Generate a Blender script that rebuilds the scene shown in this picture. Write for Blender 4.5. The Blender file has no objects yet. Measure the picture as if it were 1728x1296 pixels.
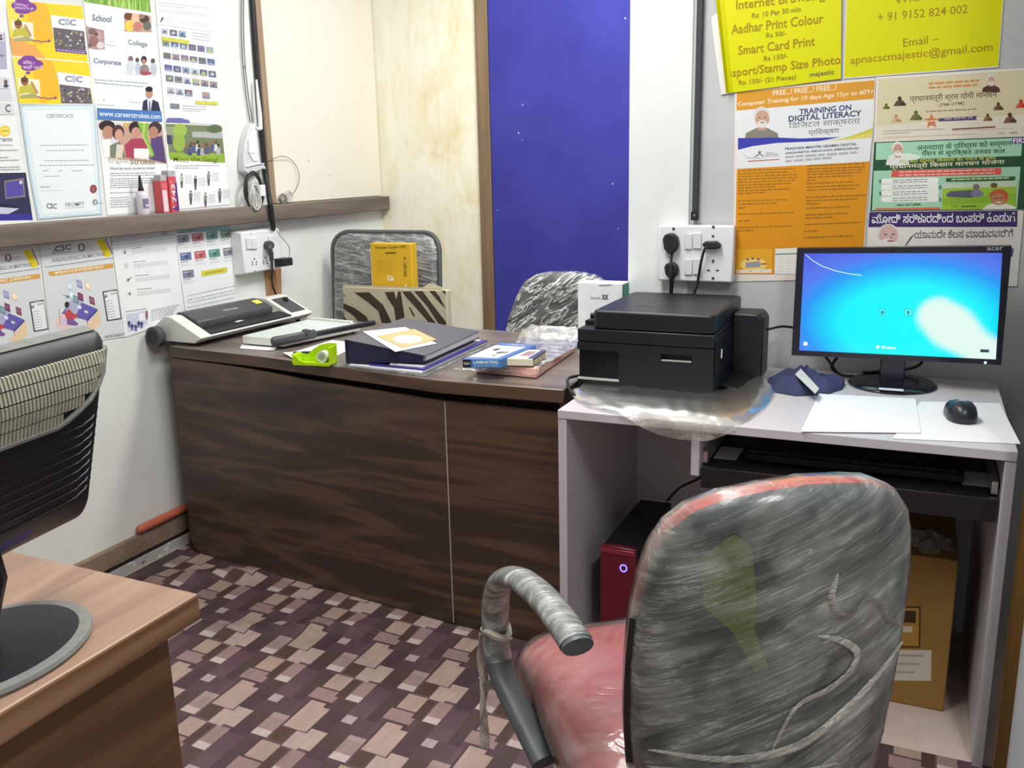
import bpy, bmesh, math, random
from math import sin, cos, pi, radians
from mathutils import Vector, Matrix
random.seed(7)
SC = bpy.context.scene
COL = SC.collection

# ---------------------------------------------------------------- camera
FPX = 1547.27
YAW, PITCH, ROLL = -0.41867, 0.2351, 0.022077
EYE = Vector((0.0, 0.0, 1.35))
_f = Vector((sin(YAW)*cos(PITCH), cos(YAW)*cos(PITCH), -sin(PITCH)))
_r = Vector((cos(YAW), -sin(YAW), 0.0))
_d = _f.cross(_r)
_c, _s = cos(ROLL), sin(ROLL)
CR = _c*_r + _s*_d          # camera right
CD = -_s*_r + _c*_d         # camera down
cam_data = bpy.data.cameras.new('camera')
cam_data.sensor_width = 36.0
cam_data.lens = FPX/1728*36.0
cam_data.clip_start = 0.02
cam = bpy.data.objects.new('camera', cam_data)
COL.objects.link(cam)
M3 = Matrix((CR, -CD, -_f)).transposed()
cam.matrix_world = Matrix.Translation(EYE) @ M3.to_4x4()
SC.camera = cam

# ---------------------------------------------------------------- light
SC.view_settings.view_transform = 'Standard'
SC.view_settings.look = 'None'
SC.view_settings.gamma = 1.0
SC.view_settings.use_curve_mapping = False
SC.view_settings.exposure = 0.06
W = bpy.data.worlds.new('world'); SC.world = W
W.use_nodes = True
W.node_tree.nodes['Background'].inputs[0].default_value = (0.9, 0.95, 1.0, 1)
W.node_tree.nodes['Background'].inputs[1].default_value = 0.25
def area(name, loc, size, size_y, power, color, rot=(0,0,0)):
    l = bpy.data.lights.new(name, 'AREA'); l.shape = 'RECTANGLE'
    l.size = size; l.size_y = size_y; l.energy = power; l.color = color
    o = bpy.data.objects.new(name, l); COL.objects.link(o)
    o.location = loc; o.rotation_euler = rot
    return o
area('tube_light_rear', (-1.05, 3.10, 2.60), 0.9, 0.40, 42, (1.0, 0.99, 0.95))
area('tube_light_middle', (-0.80, 1.55, 2.60), 0.50, 1.5, 40, (1.0, 0.99, 0.96))
area('tube_light_front', (0.50, 0.45, 2.60), 0.14, 0.7, 24, (0.97, 0.98, 1.0))

# ---------------------------------------------------------------- pixel rays (frame 1728 x 1296) meet real planes
def ray(u, v):
    return CR*((u-864)/FPX) + CD*((v-648)/FPX) + _f
def on_x(u, v, x):
    d = ray(u, v); return EYE + d*((x-EYE.x)/d.x)
def on_y(u, v, y):
    d = ray(u, v); return EYE + d*((y-EYE.y)/d.y)
def on_z(u, v, z):
    d = ray(u, v); return EYE + d*((z-EYE.z)/d.z)

# ---------------------------------------------------------------- materials
def lin(c):
    return tuple(((x/255)/12.92 if x/255 <= 0.04045 else ((x/255+0.055)/1.055)**2.4) for x in c[:3]) + (1,)
MATS = {}
def new_mat(name):
    m = bpy.data.materials.new(name); m.use_nodes = True
    nt = m.node_tree
    return m, nt, nt.nodes['Principled BSDF']
def N(nt, t, **kw):
    n = nt.nodes.new(t)
    for k, v in kw.items():
        if hasattr(n, k): setattr(n, k, v)
        else: n.inputs[k.replace('_', ' ')].default_value = v
    return n
def coords(nt, scale=(1,1,1), kind='Object', rot=(0,0,0)):
    tc = nt.nodes.new('ShaderNodeTexCoord'); mp = nt.nodes.new('ShaderNodeMapping')
    mp.inputs['Scale'].default_value = scale
    src = tc.outputs[kind]
    if any(rot):
        m0 = nt.nodes.new('ShaderNodeMapping'); m0.inputs['Rotation'].default_value = rot
        nt.links.new(src, m0.inputs[0]); src = m0.outputs[0]
    nt.links.new(src, mp.inputs[0])
    return mp.outputs[0]
def noise(nt, vec, scale, detail=4, rough=0.6, dist=0.0):
    n = nt.nodes.new('ShaderNodeTexNoise')
    n.inputs['Scale'].default_value = scale; n.inputs['Detail'].default_value = detail
    n.inputs['Roughness'].default_value = rough; n.inputs['Distortion'].default_value = dist
    nt.links.new(vec, n.inputs['Vector'])
    return n.outputs['Fac']
def ramp(nt, fac, stops, interp='LINEAR'):
    r = nt.nodes.new('ShaderNodeValToRGB'); r.color_ramp.interpolation = interp
    e = r.color_ramp.elements
    while len(e) < len(stops): e.new(0.5)
    for i, (p, c) in enumerate(stops):
        e[i].position = p; e[i].color = c if len(c) == 4 else lin(c)
    nt.links.new(fac, r.inputs[0])
    return r.outputs[0]
def bump(nt, bs, h, strength=0.3, dist=0.01):
    b = nt.nodes.new('ShaderNodeBump'); b.inputs['Strength'].default_value = strength
    b.inputs['Distance'].default_value = dist
    nt.links.new(h, b.inputs['Height']); nt.links.new(b.outputs[0], bs.inputs['Normal'])
def plain(name, c, rough=0.5, spec=0.4, metal=0.0, var=0.06, scale=30, bmp=0.0, emit=0.0, coat=0.0):
    """one colour with a faint procedural variation"""
    if name in MATS: return MATS[name]
    m, nt, b = new_mat(name)
    L = lin(c)
    v = coords(nt)
    n = noise(nt, v, scale, 5)
    lo = tuple(max(0, x*(1-var)) for x in L[:3])+(1,); hi = tuple(min(1, x*(1+var)) for x in L[:3])+(1,)
    nt.links.new(ramp(nt, n, [(0.3, lo), (0.7, hi)]), b.inputs['Base Color'])
    b.inputs['Roughness'].default_value = rough; b.inputs['Specular IOR Level'].default_value = spec
    b.inputs['Metallic'].default_value = metal; b.inputs['Coat Weight'].default_value = coat
    if bmp: bump(nt, b, n, bmp, 0.004)
    if emit:
        b.inputs['Emission Color'].default_value = L; b.inputs['Emission Strength'].default_value = emit
    MATS[name] = m
    return m
def ink(c):
    """printed ink or printed paper of one colour"""
    k = 'ink_%02x%02x%02x' % tuple(c)
    return plain(k, c, 0.45, 0.25, var=0.0) if k not in MATS else MATS[k]
def wood(name, stops, scale, rough=0.4, spec=0.4, grain=0.5, rot=(0,0,0)):
    m, nt, b = new_mat(name)
    v = coords(nt, scale, rot=rot)
    n1 = noise(nt, v, 1.0, 3, 0.55, 0.3)
    v2 = coords(nt, tuple(s*6 if s > 2 else s*3 for s in scale), rot=rot)
    n2 = noise(nt, v2, 1.0, 6, 0.7)
    mx = nt.nodes.new('ShaderNodeMix'); mx.data_type = 'FLOAT'; mx.inputs[0].default_value = 0.3*grain
    nt.links.new(n1, mx.inputs[2]); nt.links.new(n2, mx.inputs[3])
    nt.links.new(ramp(nt, mx.outputs[0], stops), b.inputs['Base Color'])
    b.inputs['Roughness'].default_value = rough; b.inputs['Specular IOR Level'].default_value = spec
    return m
def dirty(name, c, dirt, rough=0.7, spec=0.2, amount=0.25, scale=2.2, specks=True, bmp=0.15):
    """painted wall with smudges and small specks"""
    m, nt, b = new_mat(name)
    v = coords(nt)
    n = noise(nt, v, scale, 6, 0.62, 0.4)
    base = ramp(nt, n, [(0.35, c), (0.8, tuple(int(a*(1-amount)+d*amount) for a, d in zip(c, dirt)))])
    out = base
    if specks:
        vo = nt.nodes.new('ShaderNodeTexVoronoi'); vo.inputs['Scale'].default_value = 7.0
        nt.links.new(v, vo.inputs['Vector'])
        f = ramp(nt, vo.outputs['Distance'], [(0.0, (1,1,1,1)), (0.03, (1,1,1,1)), (0.045, (0,0,0,1))])
        n3 = noise(nt, v, 5.0, 2)
        f3 = ramp(nt, n3, [(0.52, (0,0,0,1)), (0.56, (1,1,1,1))])
        mul = nt.nodes.new('ShaderNodeMath'); mul.operation = 'MULTIPLY'
        nt.links.new(f, mul.inputs[0]); nt.links.new(f3, mul.inputs[1])
        mx = nt.nodes.new('ShaderNodeMix'); mx.data_type = 'RGBA'
        nt.links.new(mul.outputs[0], mx.inputs[0]); nt.links.new(base, mx.inputs[6])
        mx.inputs[7].default_value = lin(tuple(int(x*0.6) for x in dirt))
        out = mx.outputs[2]
    nt.links.new(out, b.inputs['Base Color'])
    b.inputs['Roughness'].default_value = rough; b.inputs['Specular IOR Level'].default_value = spec
    if bmp: bump(nt, b, noise(nt, v, 18, 6), bmp, 0.004)
    return m
def film(name, tint=(235,238,235), lo=0.05, hi=0.6, scale=(9,9,60), rot=(0,0.5,0), rough=0.12, bmp=0.9, veins=0.0, vscale=None, patch=0.0, ior=1.35):
    """clear stretched plastic: see-through with milky streaks and shiny creases"""
    m, nt, b = new_mat(name)
    v = coords(nt, scale, rot=rot)
    n = noise(nt, v, 1.0, 6, 0.65, 1.2)
    a = ramp(nt, n, [(0.42, (lo,)*3+(1,)), (0.56, (lo*0.6+hi*0.4,)*3+(1,)), (0.72, (hi,)*3+(1,))])
    if veins:  # thin bright lines: film streaks and glints painted on the folds
        n2 = noise(nt, coords(nt, vscale or scale, rot=rot), 1.0, 5, 0.6, 1.6)
        r2 = ramp(nt, n2, [(0.470, (0,0,0,1)), (0.497, (veins,)*3+(1,)), (0.503, (veins,)*3+(1,)), (0.530, (0,0,0,1))])
        ad = nt.nodes.new('ShaderNodeMix'); ad.data_type = 'RGBA'; ad.blend_type = 'ADD'; ad.inputs[0].default_value = 1.0; ad.clamp_result = True
        nt.links.new(a, ad.inputs[6]); nt.links.new(r2, ad.inputs[7]); a = ad.outputs[2]
    if patch:
        n3 = noise(nt, coords(nt, (patch, patch, patch*1.6), rot=rot), 1.0, 3, 0.55, 0.8)
        r3 = ramp(nt, n3, [(0.36, (0.30,)*3+(1,)), (0.64, (1,1,1,1))])
        mm = nt.nodes.new('ShaderNodeMix'); mm.data_type = 'RGBA'; mm.blend_type = 'MULTIPLY'; mm.inputs[0].default_value = 1.0
        nt.links.new(a, mm.inputs[6]); nt.links.new(r3, mm.inputs[7]); a = mm.outputs[2]
    b.inputs['Base Color'].default_value = lin(tint)
    b.inputs['Roughness'].default_value = rough
    b.inputs['Specular IOR Level'].default_value = 0.6
    b.inputs['Alpha'].default_value = 1.0
    nt.links.new(a, b.inputs['Alpha'])
    bump(nt, b, n, bmp, 0.01)
    # clear gloss over the see-through part
    gl = nt.nodes.new('ShaderNodeBsdfGlossy'); gl.inputs['Roughness'].default_value = rough
    nt.links.new(b.inputs['Normal'].links[0].from_socket, gl.inputs['Normal'])
    fr = nt.nodes.new('ShaderNodeFresnel'); fr.inputs['IOR'].default_value = ior
    nt.links.new(b.inputs['Normal'].links[0].from_socket, fr.inputs['Normal'])
    ms = nt.nodes.new('ShaderNodeMixShader')
    nt.links.new(fr.outputs[0], ms.inputs[0]); nt.links.new(b.outputs[0], ms.inputs[1]); nt.links.new(gl.outputs[0], ms.inputs[2])
    nt.links.new(ms.outputs[0], nt.nodes['Material Output'].inputs['Surface'])
    return m

# ---------------------------------------------------------------- mesh builder
class MB:
    def __init__(s): s.v = []; s.f = []; s.m = []; s.mats = []
    def mi(s, m):
        if m not in s.mats: s.mats.append(m)
        return s.mats.index(m)
    def add(s, vs, fs, m):
        o = len(s.v); k = s.mi(m)
        s.v += [tuple(x) for x in vs]
        for f in fs: s.f.append(tuple(i+o for i in f)); s.m.append(k)
        return s
    def box(s, x0, x1, y0, y1, z0, z1, m):
        vs = [(x,y,z) for z in (z0,z1) for y in (y0,y1) for x in (x0,x1)]
        return s.add(vs, [(0,2,3,1),(4,5,7,6),(0,1,5,4),(2,6,7,3),(0,4,6,2),(1,3,7,5)], m)
    def hexa(s, b, t, m):
        """bottom and top quads, both counter-clockwise from above"""
        return s.add(list(b)+list(t), [(3,2,1,0),(4,5,6,7),(0,1,5,4),(1,2,6,5),(2,3,7,6),(3,0,4,7)], m)
    def prism(s, poly, a0, a1, m, axis='z', m_top=None):
        n = len(poly)
        def P(p, a):
            return {'z': (p[0], p[1], a), 'y': (p[0], a, p[1]), 'x': (a, p[0], p[1])}[axis]
        vs = [P(p, a0) for p in poly] + [P(p, a1) for p in poly]
        s.add(vs, [tuple(range(n))[::-1]] + [(i, (i+1) % n, n+(i+1) % n, n+i) for i in range(n)], m)
        o = len(s.v)-2*n
        s.f.append(tuple(range(o+n, o+2*n))); s.m.append(s.mi(m_top or m))
        return s
    def tube(s, pts, r, m, n=8, flat=1.0, closed=False, caps=True, up=None):
        pts = [Vector(p) for p in pts]; k = len(pts)
        rs = r if isinstance(r, (list, tuple)) else [r]*k
        vs = []; nrm = None
        for i, p in enumerate(pts):
            if closed: t = pts[(i+1) % k]-pts[i-1]
            else: t = pts[min(i+1, k-1)]-pts[max(i-1, 0)]
            t = t.normalized() if t.length > 1e-9 else Vector((0,0,1))
            if nrm is None:
                ref = Vector(up) if up else (Vector((0,0,1)) if abs(t.z) < 0.9 else Vector((1,0,0)))
                nrm = (ref - t*ref.dot(t)).normalized()
            else:
                q = nrm - t*nrm.dot(t)
                nrm = q.normalized() if q.length > 1e-6 else nrm
            bi = t.cross(nrm)
            for j in range(n):
                a = 2*pi*j/n
                vs.append(p + nrm*(cos(a)*rs[i]) + bi*(sin(a)*rs[i]*flat))
        fs = []
        for i in range(k if closed else k-1):
            for j in range(n):
                a, b = i*n+j, i*n+(j+1) % n
                c, d = ((i+1) % k)*n+(j+1) % n, ((i+1) % k)*n+j
                fs.append((a, b, c, d))
        if caps and not closed: fs += [tuple(range(n))[::-1], tuple(range((k-1)*n, k*n))]
        return s.add(vs, fs, m)
    def lathe(s, prof, m, c=(0,0,0), n=24, axis='z', sx=1.0, sy=1.0):
        vs = []; fs = []; k = len(prof)
        for r, z in prof:
            for j in range(n):
                a = 2*pi*j/n; x, y = r*cos(a)*sx, r*sin(a)*sy
                if axis == 'z': p = (c[0]+x, c[1]+y, c[2]+z)
                elif axis == 'y': p = (c[0]+x, c[1]+z, c[2]+y)
                else: p = (c[0]+z, c[1]+x, c[2]+y)
                vs.append(p)
        for i in range(k-1):
            for j in range(n): fs.append((i*n+j, i*n+(j+1) % n, (i+1)*n+(j+1) % n, (i+1)*n+j))
        fs += [tuple(range(n))[::-1], tuple(range((k-1)*n, k*n))]
        return s.add(vs, fs, m)
    def ball(s, c, rx, ry, rz, m, n=16, k=10):
        prof = [(max(1e-4, sin(pi*i/k)), -cos(pi*i/k)) for i in range(k+1)]
        o = len(s.v); s.lathe(prof, m, (0,0,0), n)
        for i in range(o, len(s.v)):
            x, y, z = s.v[i]; s.v[i] = (c[0]+x*rx, c[1]+y*ry, c[2]+z*rz)
        return s
    def surf(s, fn, nu, nv, m, thick=0.0):
        """sheet fn(u,v)->point for u,v in 0..1; thick gives it a second side below along its normal"""
        P = [[Vector(fn(i/nu, j/nv)) for i in range(nu+1)] for j in range(nv+1)]
        W_ = nu+1
        vs = [p for row in P for p in row]; fs = []
        for j in range(nv):
            for i in range(nu): fs.append((j*W_+i, j*W_+i+1, (j+1)*W_+i+1, (j+1)*W_+i))
        if thick:
            nb = []
            for j in range(nv+1):
                for i in range(nu+1):
                    du = P[j][min(i+1,nu)]-P[j][max(i-1,0)]; dv = P[min(j+1,nv)][i]-P[max(j-1,0)][i]
                    q = du.cross(dv); q = q.normalized() if q.length > 1e-12 else Vector((0,0,1))
                    nb.append(P[j][i]-q*thick)
            o = len(vs); vs += nb
            fs += [tuple(o+i for i in f[::-1]) for f in fs]
            edge = [(0,i) for i in range(nu+1)]+[(j,nu) for j in range(1,nv+1)]+[(nv,i) for i in range(nu-1,-1,-1)]+[(j,0) for j in range(nv-1,0,-1)]
            E_ = [j*W_+i for j, i in edge]
            for a, b in zip(E_, E_[1:]+E_[:1]): fs.append((b, a, o+a, o+b))
        return s.add(vs, fs, m)
    def pillow(s, outline, rings, warp, m, m2=None, split=None):
        """closed solid: the outline shrunk by each ring's scale at the ring's depth; warp(x,y,d)->point"""
        n = len(outline); cx = sum(p[0] for p in outline)/n; cy = sum(p[1] for p in outline)/n
        vs = []; fs = []
        for sc, d in rings:
            for x, y in outline: vs.append(warp(cx+(x-cx)*sc, cy+(y-cy)*sc, d))
        k = len(rings)
        ms = []
        for i in range(k-1):
            for j in range(n):
                fs.append((i*n+j, i*n+(j+1) % n, (i+1)*n+(j+1) % n, (i+1)*n+j)); ms.append(m2 if (split is not None and i >= split) else m)
        fs += [tuple(range(n))[::-1], tuple(range((k-1)*n, k*n))]; ms += [m, m2 or m]
        o = len(s.v); s.v += [tuple(v) for v in vs]
        for f, mm in zip(fs, ms): s.f.append(tuple(i+o for i in f)); s.m.append(s.mi(mm))
        return s
    def build(s, name, parent=None, smooth=False, bevel=0.0, seg=2, loc=None, sub=0, autos=40):
        me = bpy.data.meshes.new(name)
        me.from_pydata(s.v, [], s.f)
        for m in s.mats: me.materials.append(m)
        me.polygons.foreach_set('material_index', s.m)
        me.update()
        bm = bmesh.new(); bm.from_mesh(me)
        bmesh.ops.recalc_face_normals(bm, faces=bm.faces); bm.to_mesh(me); bm.free()
        o = bpy.data.objects.new(name, me); COL.objects.link(o)
        if parent: o.parent = parent
        if loc: o.location = loc
        if bevel:
            md = o.modifiers.new('bevel', 'BEVEL'); md.width = bevel; md.segments = seg
            md.limit_method = 'ANGLE'; md.angle_limit = radians(40); md.harden_normals = False
        if sub:
            md = o.modifiers.new('sub', 'SUBSURF'); md.levels = sub; md.render_levels = sub
        if smooth or bevel or sub:
            me.polygons.foreach_set('use_smooth', [True]*len(me.polygons))
            me.set_sharp_from_angle(angle=radians(autos))
        return o
def tag(o, label=None, cat=None, group=None, kind=None):
    if label: o['label'] = label
    if cat: o['category'] = cat
    if group: o['group'] = group
    if kind: o['kind'] = kind
    return o
def thing(name, label, cat, loc=(0,0,0), rz=0.0, group=None):
    o = bpy.data.objects.new(name, None); COL.objects.link(o)
    o.empty_display_size = 0.1
    o.location = loc; o.rotation_euler = (0, 0, rz)
    return tag(o, label, cat, group)
def structure(o): o['kind'] = 'structure'; return o
def rrect(x0, x1, y0, y1, r, n=5):
    pts = []
    for cx, cy, a0 in ((x1-r, y0+r, -90), (x1-r, y1-r, 0), (x0+r, y1-r, 90), (x0+r, y0+r, 180)):
        for i in range(n+1):
            a = radians(a0+90*i/n); pts.append((cx+r*cos(a), cy+r*sin(a)))
    return pts
def text_mesh(body, bold=0.0, spacing=1.0):
    """flat letters as (verts, faces) scaled into the unit box"""
    c = bpy.data.curves.new('letters', 'FONT'); c.body = body
    c.offset = bold; c.resolution_u = 2; c.space_character = spacing
    o = bpy.data.objects.new('letters', c); COL.objects.link(o)
    bpy.context.view_layer.update()
    me = bpy.data.meshes.new_from_object(o.evaluated_get(bpy.context.evaluated_depsgraph_get()))
    vs = [v.co.copy() for v in me.vertices]; fs = [tuple(p.vertices) for p in me.polygons]
    bpy.data.objects.remove(o); bpy.data.curves.remove(c); bpy.data.meshes.remove(me)
    if not vs: return [], []
    x0 = min(v.x for v in vs); x1 = max(v.x for v in vs); y0 = min(v.y for v in vs); y1 = max(v.y for v in vs)
    return [((v.x-x0)/max(x1-x0,1e-6), (v.y-y0)/max(y1-y0,1e-6)) for v in vs], fs
def letters(mb, body, P0, U, Vv, mat, bold=0.0):
    """letters filling the frame P0 + a*U + b*V"""
    vs, fs = text_mesh(body, bold)
    P0, U, Vv = Vector(P0), Vector(U), Vector(Vv)
    mb.add([P0+U*a+Vv*b for a, b in vs], fs, mat)
def catmull(pts, k=6):
    pts = [Vector(p) for p in pts]; out = []
    for i in range(len(pts)-1):
        a, b, c, d = pts[max(i-1,0)], pts[i], pts[i+1], pts[min(i+2, len(pts)-1)]
        for j in range(k):
            t = j/k
            out.append(0.5*((2*b)+(c-a)*t+(2*a-5*b+4*c-d)*t*t+(3*b-a-3*c+d)*t**3))
    out.append(pts[-1]); return out
def copy_tree(o, parent=None):
    c = o.copy(); COL.objects.link(c)
    if parent: c.parent = parent
    for ch in list(o.children): copy_tree(ch, c)
    return c
# ================================================================ the room
XL, YB, YR = -2.44, 3.95, 2.74       # left wall, rear wall of the recess, poster wall
m_wall_l = dirty('white_wall_left', (232,234,230), (205,206,198), amount=0.5)
m_cream = dirty('cream_board', (238,232,216), (226,219,200), amount=0.5, scale=1.2)
m_wall_r = dirty('grey_white_wall', (196,199,200), (168,171,172), amount=0.7, scale=1.6)
m_white_strip = dirty('white_painted_board', (232,235,235), (205,210,205), amount=0.6, scale=2.5)
m_ceil = plain('ceiling_paint', (235,235,232), 0.8, 0.1)
m_dark_seam = plain('dark_gap', (60,56,52), 0.8, 0.1)

# plywood with a rough coat of whitewash
m_ply, nt, b = new_mat('whitewashed_plywood')
v = coords(nt, (1.0, 1.0, 0.55))
n1 = noise(nt, v, 3.2, 8, 0.68, 1.6)
c1 = ramp(nt, n1, [(0.25, (230,218,184)), (0.38, (240,235,214)), (0.50, (245,243,232)), (0.70, (248,248,243))])
n2 = noise(nt, coords(nt, (9,9,2.2)), 1.0, 6, 0.7, 2.0)
c2 = ramp(nt, n2, [(0.30, (242,234,204)), (0.55, (250,249,242))])
mx = N(nt, 'ShaderNodeMix', data_type='RGBA', blend_type='MULTIPLY'); mx.inputs[0].default_value = 0.75
nt.links.new(c1, mx.inputs[6]); nt.links.new(c2, mx.inputs[7])
nt.links.new(mx.outputs[2], b.inputs['Base Color']); b.inputs['Roughness'].default_value = 0.75
b.inputs['Specular IOR Level'].default_value = 0.2
bump(nt, b, n1, 0.35, 0.01)
m_brownframe = wood('frame_wood', [(0.3, (112,92,70)), (0.7, (146,124,98))], (20, 20, 1.2), 0.6, 0.25)
m_greywood = wood('weathered_ledge_wood', [(0.3, (96,86,78)), (0.7, (136,124,112))], (16, 1.2, 16), 0.6, 0.25)

structure(MB().box(XL-0.1, XL, -1.3, 4.05, 0, 2.72, m_wall_l).build('wall_left'))
# cream board over the rear half of the left wall, above the ledge
o = MB().box(XL+0.0005, XL+0.006, 3.125, 3.943, 1.216, 2.72, m_cream)
structure(o.build('trim_1'))
structure(MB().box(XL, -0.72, YB, YB+0.1, 0, 2.72, m_ply).build('wall_back'))
structure(MB().box(-0.818, -0.72, YR+0.0, YB, 0, 2.72, m_wall_r).build('wall_recess'))
structure(MB().box(-0.72, 1.4, YR, YR+0.1, 0, 2.72, m_wall_r).build('wall_right'))
structure(MB().box(-0.816, -0.632, YR-0.006, YR-0.0004, 0, 2.72, m_white_strip).build('trim_2'))
structure(MB().box(XL, 1.4, -1.4, -1.3, 0, 2.72, m_wall_l).build('wall_front'))
structure(MB().box(1.4, 1.5, -1.4, 2.84, 0, 2.72, m_wall_r).build('wall_side'))
structure(MB().box(XL-0.1, 1.5, -1.4, 4.05, 2.72, 2.8, m_ceil).build('ceiling'))
m_concrete = dirty('pale_floor', (206,190,180), (160,140,128), amount=0.6, scale=5, specks=False)
structure(MB().box(XL-0.1, 1.5, -1.4, 4.05, -0.08, 0, m_concrete).build('floor'))
# wooden frame between plywood and blue board
structure(MB().box(-1.893, -1.832, YB-0.02, YB-0.001, 0, 2.72, m_brownframe).build('trim_3', bevel=0.003))
m_blue, nt, b = new_mat('royal_blue_felt')
v = coords(nt)
vo = nt.nodes.new('ShaderNodeTexVoronoi'); vo.inputs['Scale'].default_value = 16; nt.links.new(v, vo.inputs['Vector'])
spk = ramp(nt, vo.outputs['Distance'], [(0.0, (1,1,1,1)), (0.05, (1,1,1,1)), (0.07, (0,0,0,1))])
msk = ramp(nt, noise(nt, v, 2.3, 3), [(0.50, (0,0,0,1)), (0.53, (1,1,1,1))])
mu = N(nt, 'ShaderNodeMath', operation='MULTIPLY'); nt.links.new(spk, mu.inputs[0]); nt.links.new(msk, mu.inputs[1])
mx = N(nt, 'ShaderNodeMix', data_type='RGBA'); nt.links.new(mu.outputs[0], mx.inputs[0])
nt.links.new(ramp(nt, noise(nt, v, 4, 5), [(0.3, (58,58,142)), (0.7, (68,68,158))]), mx.inputs[6]); mx.inputs[7].default_value = lin((190,195,215))
nt.links.new(mx.outputs[2], b.inputs['Base Color']); b.inputs['Roughness'].default_value = 0.85
b.inputs['Specular IOR Level'].default_value = 0.15
bb = MB().box(-1.830, -0.822, YB-0.016, YB-0.001, 0.02, 2.70, m_blue).build('display_board', bevel=0.003)
tag(bb, 'tall royal blue felt board beside the brown frame in the rear recess', 'board')
# ledge rail along the left wall
structure(MB().box(XL+0.0005, XL+0.055, -1.28, 3.94, 1.149, 1.212, m_greywood).build('trim_4', bevel=0.004))
# skirting: brown board over a chipped white strip
m_skirt = dirty('scuffed_brown_board', (128,106,88), (190,180,168), amount=0.45, scale=9, specks=False)
m_chip, nt, b = new_mat('chipped_white_strip')
v = coords(nt)
nt.links.new(ramp(nt, noise(nt, v, 11, 4, 0.6), [(0.44, (222,224,220)), (0.47, (182,182,176)), (0.66, (178,178,172)), (0.68, (60,56,52))], 'CONSTANT'), b.inputs['Base Color'])
b.inputs['Roughness'].default_value = 0.5
sk = MB().box(XL+0.0005, XL+0.022, -1.28, 3.94, 0.052, 0.116, m_skirt).box(XL+0.0005, XL+0.016, -1.28, 3.94, 0.036, 0.052, m_dark_seam).box(XL+0.0005, XL+0.018, -1.28, 3.94, 0.0, 0.036, m_chip)
structure(sk.build('baseboard_left', bevel=0.002))
# partition to the right of the white desk: exposed wooden edge and grey sheet
m_post = wood('raw_yellow_wood', [(0.3, (70,48,22)), (0.7, (112,82,32))], (30, 30, 1.5), 0.6, 0.25)
structure(MB().box(0.2245, 0.247, 1.93, 1.975, 0, 2.72, m_post).build('trim_5', bevel=0.002))
structure(MB().box(0.2475, 1.4, 1.935, 1.975, 0, 2.72, m_wall_r).build('wall_partition'))

# ---------------------------------------------------------------- vinyl sheet
V_U = sorted([-0.07,0.07,0.16,0.31,0.35,0.37,0.40,0.58,0.60,0.65,0.70,0.72,0.74,0.79,0.92,0.93])
V_V = sorted([-0.10,-0.05,0.05,0.16,0.22,0.28,0.29,0.38,0.46,0.49,0.52,0.70,0.72,0.78,0.87])
TILES = [  # u0,u1,v0,v1,colour
 (-.07,.07,-.05,.05,(196,178,174)), (.40,.60,-.10,.28,(196,172,152)), (.60,.70,-.05,.28,(196,172,152)),
 (.16,.37,.16,.22,(186,164,150)), (.16,.37,.22,.38,(172,148,138)), (.16,.37,.38,.46,(214,200,186)),
 (.40,.58,.29,.46,(98,72,58)), (.72,.93,.22,.46,(200,178,160)), (.60,.72,.29,.46,(200,178,160)), (.60,.79,.46,.49,(196,178,160)),
 (.35,.60,.49,.70,(190,166,144)), (.31,.60,.72,.87,(168,140,132)), (.60,.65,.78,.87,(168,140,132)),
 (.60,.72,.52,.78,(92,68,58)), (.74,.92,.49,.70,(170,142,132)), (.74,.92,.70,.78,(216,202,190)),
 (.93,1.06,.49,.78,(194,170,152))]
DARKS = [(98,76,78), (106,78,86), (92,72,68), (112,86,90), (88,66,72)]
def tile_colour(u, v):
    u -= math.floor(u); v -= math.floor(v)
    for a in (0, -1):
        for bq in (0, -1):
            for u0, u1, v0, v1, c in TILES:
                if u0 < u+a < u1 and v0 < v+bq < v1: return c
    k = int(u*4)*3 + int(v*5)*2 + (1 if (u*4) % 1 > .5 else 0)
    return DARKS[k % 5]
def soft(c):
    g = sum(c)/3; return lin(tuple((x*0.84+g*0.16)*k for x, k in zip(c, (0.87,0.84,0.87))))
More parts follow.
